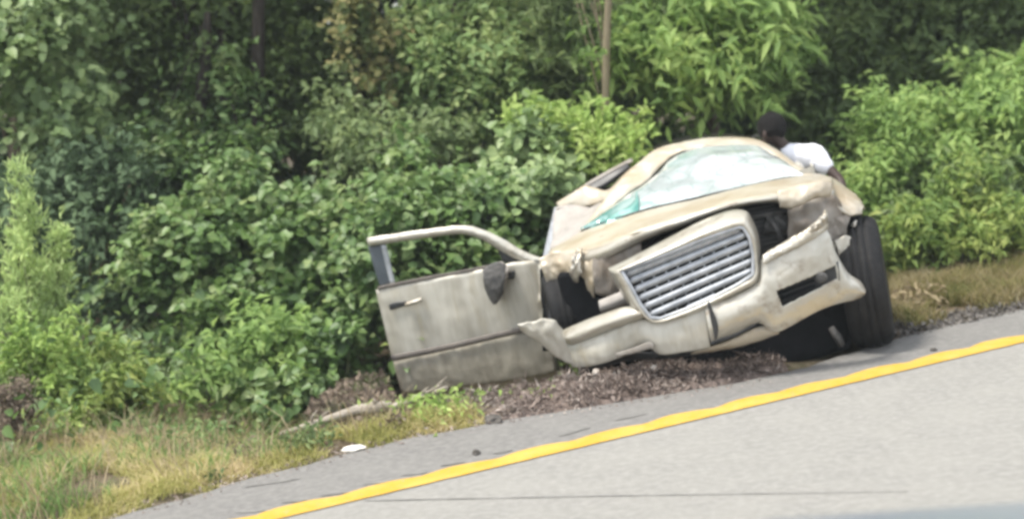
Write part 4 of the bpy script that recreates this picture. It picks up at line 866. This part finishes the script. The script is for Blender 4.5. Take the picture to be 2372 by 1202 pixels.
dpatch('side_moulding', [(905, 822), (980, 808), (1060, 791), (1130, 774), (1205, 757)], [(909, 836), (983, 822), (1063, 805), (1133, 788), (1210, 770)], STRIP, .10, .012, 40, 5, .008)
dpatch('lower_cladding', [(912, 838), (983, 823), (1063, 806), (1133, 789), (1212, 771), (1284, 752)], [(932, 912), (1000, 906), (1080, 896), (1160, 886), (1230, 876), (1286, 864)], mat('mud_brown_lower_paint', (.27, .25, .20), .55, 0, .4, var=(.17, .15, .115), vscale=3, vstretch=(3, 3, .6), ramp=(.4, .7), var2=(.34, .32, .26), v2scale=5, v2=(.5, .75), bump=.2), .075, .01, 50, 10, .012, .01)
hd = dpatch('door_handle', [(938, 701), (955, 695), (976, 689)], [(940, 710), (957, 705), (977, 698)], METAL, .085, .02, 10, 5, .015)
dpatch('handle_recess', [(900, 706), (915, 700), (940, 698)], [(904, 719), (918, 715), (940, 708)], DARKP, .078, .006, 10, 4)
mir = dpatch('wing_mirror', [(1118, 624), (1135, 612), (1152, 606), (1170, 612)], [(1124, 672), (1138, 700), (1150, 704), (1166, 680)], GREYP, .16, .09, 24, 18, .03, .005, cs=9)
dpatch('mirror_shell', [(1150, 606), (1163, 606), (1178, 616)], [(1158, 690), (1168, 672), (1178, 645)], PRIMER, .15, .06, 10, 12, .02, .015, par=mir)
dpatch('mirror_arm', [(1138, 634), (1165, 630), (1190, 628)], [(1140, 650), (1165, 648), (1190, 646)], DARKP, .09, .06, 10, 5, par=mir)
dpatch('door_shut_line', [(1258, 604), (1262, 603), (1266, 602)], [(1284, 740), (1288, 741), (1292, 742)], PRIMER, .02, .03, 6, 12)

# =================================================================== PERSON
SKIN = mat('dark_brown_skin', (.045, .028, .023), .55, 0, .4)
SHIRT = mat('white_cotton', (.80, .81, .86), .85, 0, .2, bump=.4, bscale=9)
JEANS = mat('dark_trousers', (.03, .035, .05), .9, 0, .2)
HAIR = mat('short_black_hair', (.012, .011, .011), .9, 0, .2, bump=1.0, bscale=120)
PD = 12.0
def pp(px, py, d=PD): return at(px, py, d)
head = pp(1786, 306, 11.9); neck = pp(1815, 345, 11.95); chest = pp(1858, 378, 12.0)
shR = pp(1892, 364, 11.9); shL = pp(1822, 368, 12.2)
root = Vector((chest.x+.22, 12.35, ground_z(chest.x, 12.3)))
pel = Vector((chest.x+.10, 12.45, max(root.z+.72, .2)))
person = thing('person', 'dark-haired person in a white T-shirt bending over behind the car, head down', 'person', root)
def skin(name, verts, edges, m, parent, lv=2, rootv=0):
    o3 = Vector(parent.location)
    me = bpy.data.meshes.new(name); me.from_pydata([Vector(v[:3])-o3 for v in verts], edges, []); me.materials.append(m)
    o = bpy.data.objects.new(name, me); C.objects.link(o); o.parent = parent
    md = o.modifiers.new('skin', 'SKIN'); md.use_smooth_shade = True
    for i, v in enumerate(verts):
        sv = me.skin_vertices[0].data[i]; sv.radius = v[3] if isinstance(v[3], tuple) else (v[3], v[3]); sv.use_root = (i == rootv)
    sub(o, lv); return o
def v4(p, r): return (p[0], p[1], p[2], r)
elbR = pp(1948, 420, 11.75); hanR = pp(1960, 480, 11.55); elbL = shL+Vector((-.12, -.05, -.26)); hanL = elbL+Vector((-.2, -.05, -.08))
waist = chest.lerp(pel, .5)+Vector((.02, .05, .03))
kneeR = Vector((pel.x+.14, 12.1, root.z+.48)); footR = Vector((pel.x+.20, 12.35, root.z+.07)); toeR = footR+Vector((-.14, -.10, -.03))
kneeL = Vector((pel.x-.10, 12.2, root.z+.48)); footL = Vector((pel.x-.05, 12.5, root.z+.07)); toeL = footL+Vector((-.14, -.10, -.03))
vs = [v4(pel, .13), v4(waist, .115), v4(chest, .125), v4(neck, .055), v4(head.lerp(neck, .45), .062), v4(head+Vector((.005, 0, -.03)), .085), v4(head+Vector((-.01, 0, .045)), .088),
      v4(shR, .042), v4(shR.lerp(elbR, .5), .044), v4(elbR, .038), v4(hanR, .027),
      v4(shL, .045), v4(elbL, .038), v4(hanL, .027),
      v4(kneeR, .062), v4(footR, .04), v4(toeR, .032), v4(kneeL, .062), v4(footL, .04), v4(toeL, .032)]
es = [(0, 1), (1, 2), (2, 3), (3, 4), (4, 5), (5, 6), (2, 7), (7, 8), (8, 9), (9, 10), (2, 11), (11, 12), (12, 13), (0, 14), (14, 15), (15, 16), (0, 17), (17, 18), (18, 19)]
for hn, fw, in ((10, (hanR-elbR).normalized()), (13, (hanL-elbL).normalized())):
    hp = Vector(vs[hn][:3]); sd_ = fw.cross(Vector((0, 1, 0))).normalized()
    palm = hp+fw*.07; vs.append(v4(palm, (.032, .018))); pi_ = len(vs)-1; es.append((hn, pi_))
    for k, (o_, ln) in enumerate([(-.027, .060), (-.009, .075), (.009, .072), (.027, .058)]):
        a = palm+sd_*o_+fw*.02; b = a+fw*ln*.55+Vector((0, .008, 0)); c = b+fw*ln*.4+Vector((0, .02, -.012))
        i0 = len(vs); vs += [v4(a, .009), v4(b, .0085), v4(c, .007)]; es += [(pi_, i0), (i0, i0+1), (i0+1, i0+2)]
    a = hp+fw*.03-sd_*.035; b = a-sd_*.02+fw*.03; i0 = len(vs); vs += [v4(a, .011), v4(b, .009)]; es += [(hn, i0), (i0, i0+1)]
skin('body', vs, es, SKIN, person)
slv = shR.lerp(elbR, .42)
def hull(name, segs, m, parent, vox=.016, sm=8):
    # overlapping rounded volumes fused into one continuous cloth surface
    V, F = [], []
    bm = bmesh.new(); bmesh.ops.create_icosphere(bm, subdivisions=2, radius=1); bv = [v.co.copy() for v in bm.verts]; bf = [[v.index for v in f.verts] for f in bm.faces]; bm.free()
    o3 = Vector(parent.location)
    for a, ra, b, rb in segs:
        for k in range(7):
            t = k/6; c = a.lerp(b, t)-o3; r = ra+(rb-ra)*t; n0 = len(V)
            V += [c+v*r for v in bv]; F += [tuple(q+n0 for q in f) for f in bf]
    o = mesh_obj(name, V, F, m, parent)
    md = o.modifiers.new('remesh', 'REMESH'); md.mode = 'VOXEL'; md.voxel_size = vox; md.use_smooth_shade = True
    md = o.modifiers.new('smooth', 'SMOOTH'); md.iterations = sm; md.factor = .5
    tx = bpy.data.textures.new('folds', 'CLOUDS'); tx.noise_scale = .07
    md = o.modifiers.new('folds', 'DISPLACE'); md.texture = tx; md.strength = .022; md.mid_level = .5
    return o
nb = pp(1822, 362, 11.95); sR = pp(1886, 366, 11.9)
hull('t_shirt', [(nb, .095, sR, .105), (chest, .135, waist, .14), (waist, .14, waist.lerp(pel, .7), .14), (nb, .10, chest, .13), (sR, .10, chest, .13), (sR, .10, slv+Vector((-.01, 0, .0)), .066), (nb, .09, shL.lerp(elbL, .35), .07), (sR, .10, waist, .13)], SHIRT, person)
skin('trousers', [v4(pel, .15), v4(kneeR, .08), v4(footR+Vector((0, 0, .06)), .065), v4(kneeL, .08), v4(footL+Vector((0, 0, .06)), .065), v4(waist.lerp(pel, .75), .135)], [(0, 1), (1, 2), (0, 3), (3, 4), (0, 5)], JEANS, person)
def blob(name, c, r, m, parent, rot=(0, 0, 0), nsc=9, na=.06, cut=None):
    bm = bmesh.new(); bmesh.ops.create_icosphere(bm, subdivisions=4, radius=1)
    if cut: bmesh.ops.delete(bm, geom=[v for v in bm.verts if cut(v.co)], context='VERTS')
    for v in bm.verts: v.co = Vector((v.co.x*r[0], v.co.y*r[1], v.co.z*r[2]))*(1+na*noise.noise(v.co*nsc))
    me = bpy.data.meshes.new(name); bm.to_mesh(me); bm.free(); me.materials.append(m)
    for p in me.polygons: p.use_smooth = True
    o = bpy.data.objects.new(name, me); C.objects.link(o); o.parent = parent; o.location = Vector(c)-Vector(parent.location); o.rotation_euler = rot; return o
blob('hair', head+Vector((.012, .01, .03)), (.104, .112, .112), HAIR, person, (R(-10), R(10), 0), 7, .10, cut=lambda c: c.z < -.72)
fd = Vector((-.62, .55, -.5)).normalized()
fs = fd.cross(Vector((0, 0, 1))).normalized(); fu = fs.cross(fd)
hc = head
blob('nose', hc+fd*.10-fu*.02, (.014, .014, .022), SKIN, person)
for s in (-1, 1):
    blob('eye', hc+fd*.082+fs*.032*s+fu*.012, (.009, .009, .006), GREYP, person, na=0)
    blob('ear', hc+fs*.092*s-fu*.01, (.016, .018, .030), SKIN, person, na=.1)
blob('mouth', hc+fd*.088-fu*.055, (.024, .012, .008), mat('dark_lips', (.10, .045, .04), .5), person, na=0)

# =================================================================== FOREGROUND: bonnet edge of a blue-grey car
BLUE = mat('blue_grey_paint', (.30, .35, .42), .3, .3, .5, coat=.5)
p0 = at(1880, 1213, 4.1); p1 = at(2380, 1178, 4.5)
dv = (p1-p0); dv.normalize(); nrm_ = Vector((dv.y, -dv.x, 0)).normalized()
if nrm_.y > 0: nrm_ = -nrm_
fc = thing('blue_grey_car', 'blue-grey car whose bonnet edge just enters the lower right corner', 'car', (p0.x, p0.y, 0))
V, F = [], []
us = np.linspace(-1.2, 1.6, 40); vs_ = np.linspace(0, 1.1, 14)
for v in vs_:
    for u in us:
        q = p0 + dv*u + nrm_*v; z = p0.z + dv.z*u - .25*max(0, -u-.1)**1.5 + .05*math.sin(min(v*2.2, math.pi/2)) - .02*max(0, u-1)
        V.append((q.x-p0.x, q.y-p0.y, z))
n_u = len(us)
F = [(j*n_u+i, j*n_u+i+1, (j+1)*n_u+i+1, (j+1)*n_u+i) for j in range(len(vs_)-1) for i in range(n_u-1)]
solid(mesh_obj('bonnet', V, F, BLUE, fc), .02, -1)
V2 = []
for off in (-.03, 0.0, .022):
    for u in us:
        q = p0 + dv*u + nrm_*off; z = p0.z + dv.z*u - .25*max(0, -u-.1)**1.5 + .005 + .05*math.sin(min(max(off, 0)*2.2, 1.5)) - .02*max(0, u-1)
        V2.append((q.x-p0.x, q.y-p0.y, z))
mesh_obj('bonnet_seal', V2, [(r*n_u+i, r*n_u+i+1, (r+1)*n_u+i+1, (r+1)*n_u+i) for r in range(2) for i in range(n_u-1)], mat('grey_rubber_seal', (.05, .055, .065), .7, 0, .2), fc)
V3 = []
for (off, dz) in [(.0, -.03), (.03, -.2), (0.05, -.55), (0.02, -.85)]:
    for u in us:
        q = p0 + dv*u - nrm_*off; z = max(.18, p0.z + dv.z*u - .25*max(0, -u-.1)**1.5 + dz); V3.append((q.x-p0.x, q.y-p0.y, z))
solid(mesh_obj('wing', V3, [(j*n_u+i, j*n_u+i+1, (j+1)*n_u+i+1, (j+1)*n_u+i) for j in range(3) for i in range(n_u-1)], BLUE, fc), .01)

import os
if os.environ.get('DBG'):
    for n_, p in [('tyre bottom', CAR_M @ Vector((.8, .98, 0))), ('bumper L', CAR_M @ Vector((-.95, .3, .5))), ('bumper R', CAR_M @ Vector((.95, .3, .5))), ('tail roof', CAR_M @ Vector((0, 4.7, 1.2))), ('tail R', CAR_M @ Vector((.95, 4.7, .98))), ('tail L', CAR_M @ Vector((-.95, 4.7, .98)))]:
        print('DBG', n_, [round(c) for c in proj(p)], [round(c, 2) for c in p])
    for n_, p in [('hinge', H_), ('roof', L(1650, 319, 2.18)), ('wc', wc), ('wl', wl), ('hood back', L(1636, 456, 1.25)), ('hood front', L(1683, 472, .22)), ('bumperbot', L(1645, 806, 0)), ('winL', L(1347, 538, 1.4)), ('winR', L(1862, 412, 1.4))]:
        print('DBG local', n_, [round(c, 2) for c in p], 'world z', round((CAR_M @ p).z, 2))
    print('DBG road', UV(A_), UV(B_), RD, 'edge', [(round(a, 2), round(b, 2)) for a, b in edge_pts], 'head', head, 'pel', pel)
    dg = bpy.context.evaluated_depsgraph_get(); print('tris real', sum(sum(len(p.vertices)-2 for p in o.evaluated_get(dg).data.polygons) for o in S.objects if o.type == 'MESH'))
    print('tris', sum(len(o.data.polygons) for o in S.objects if o.type == 'MESH'))
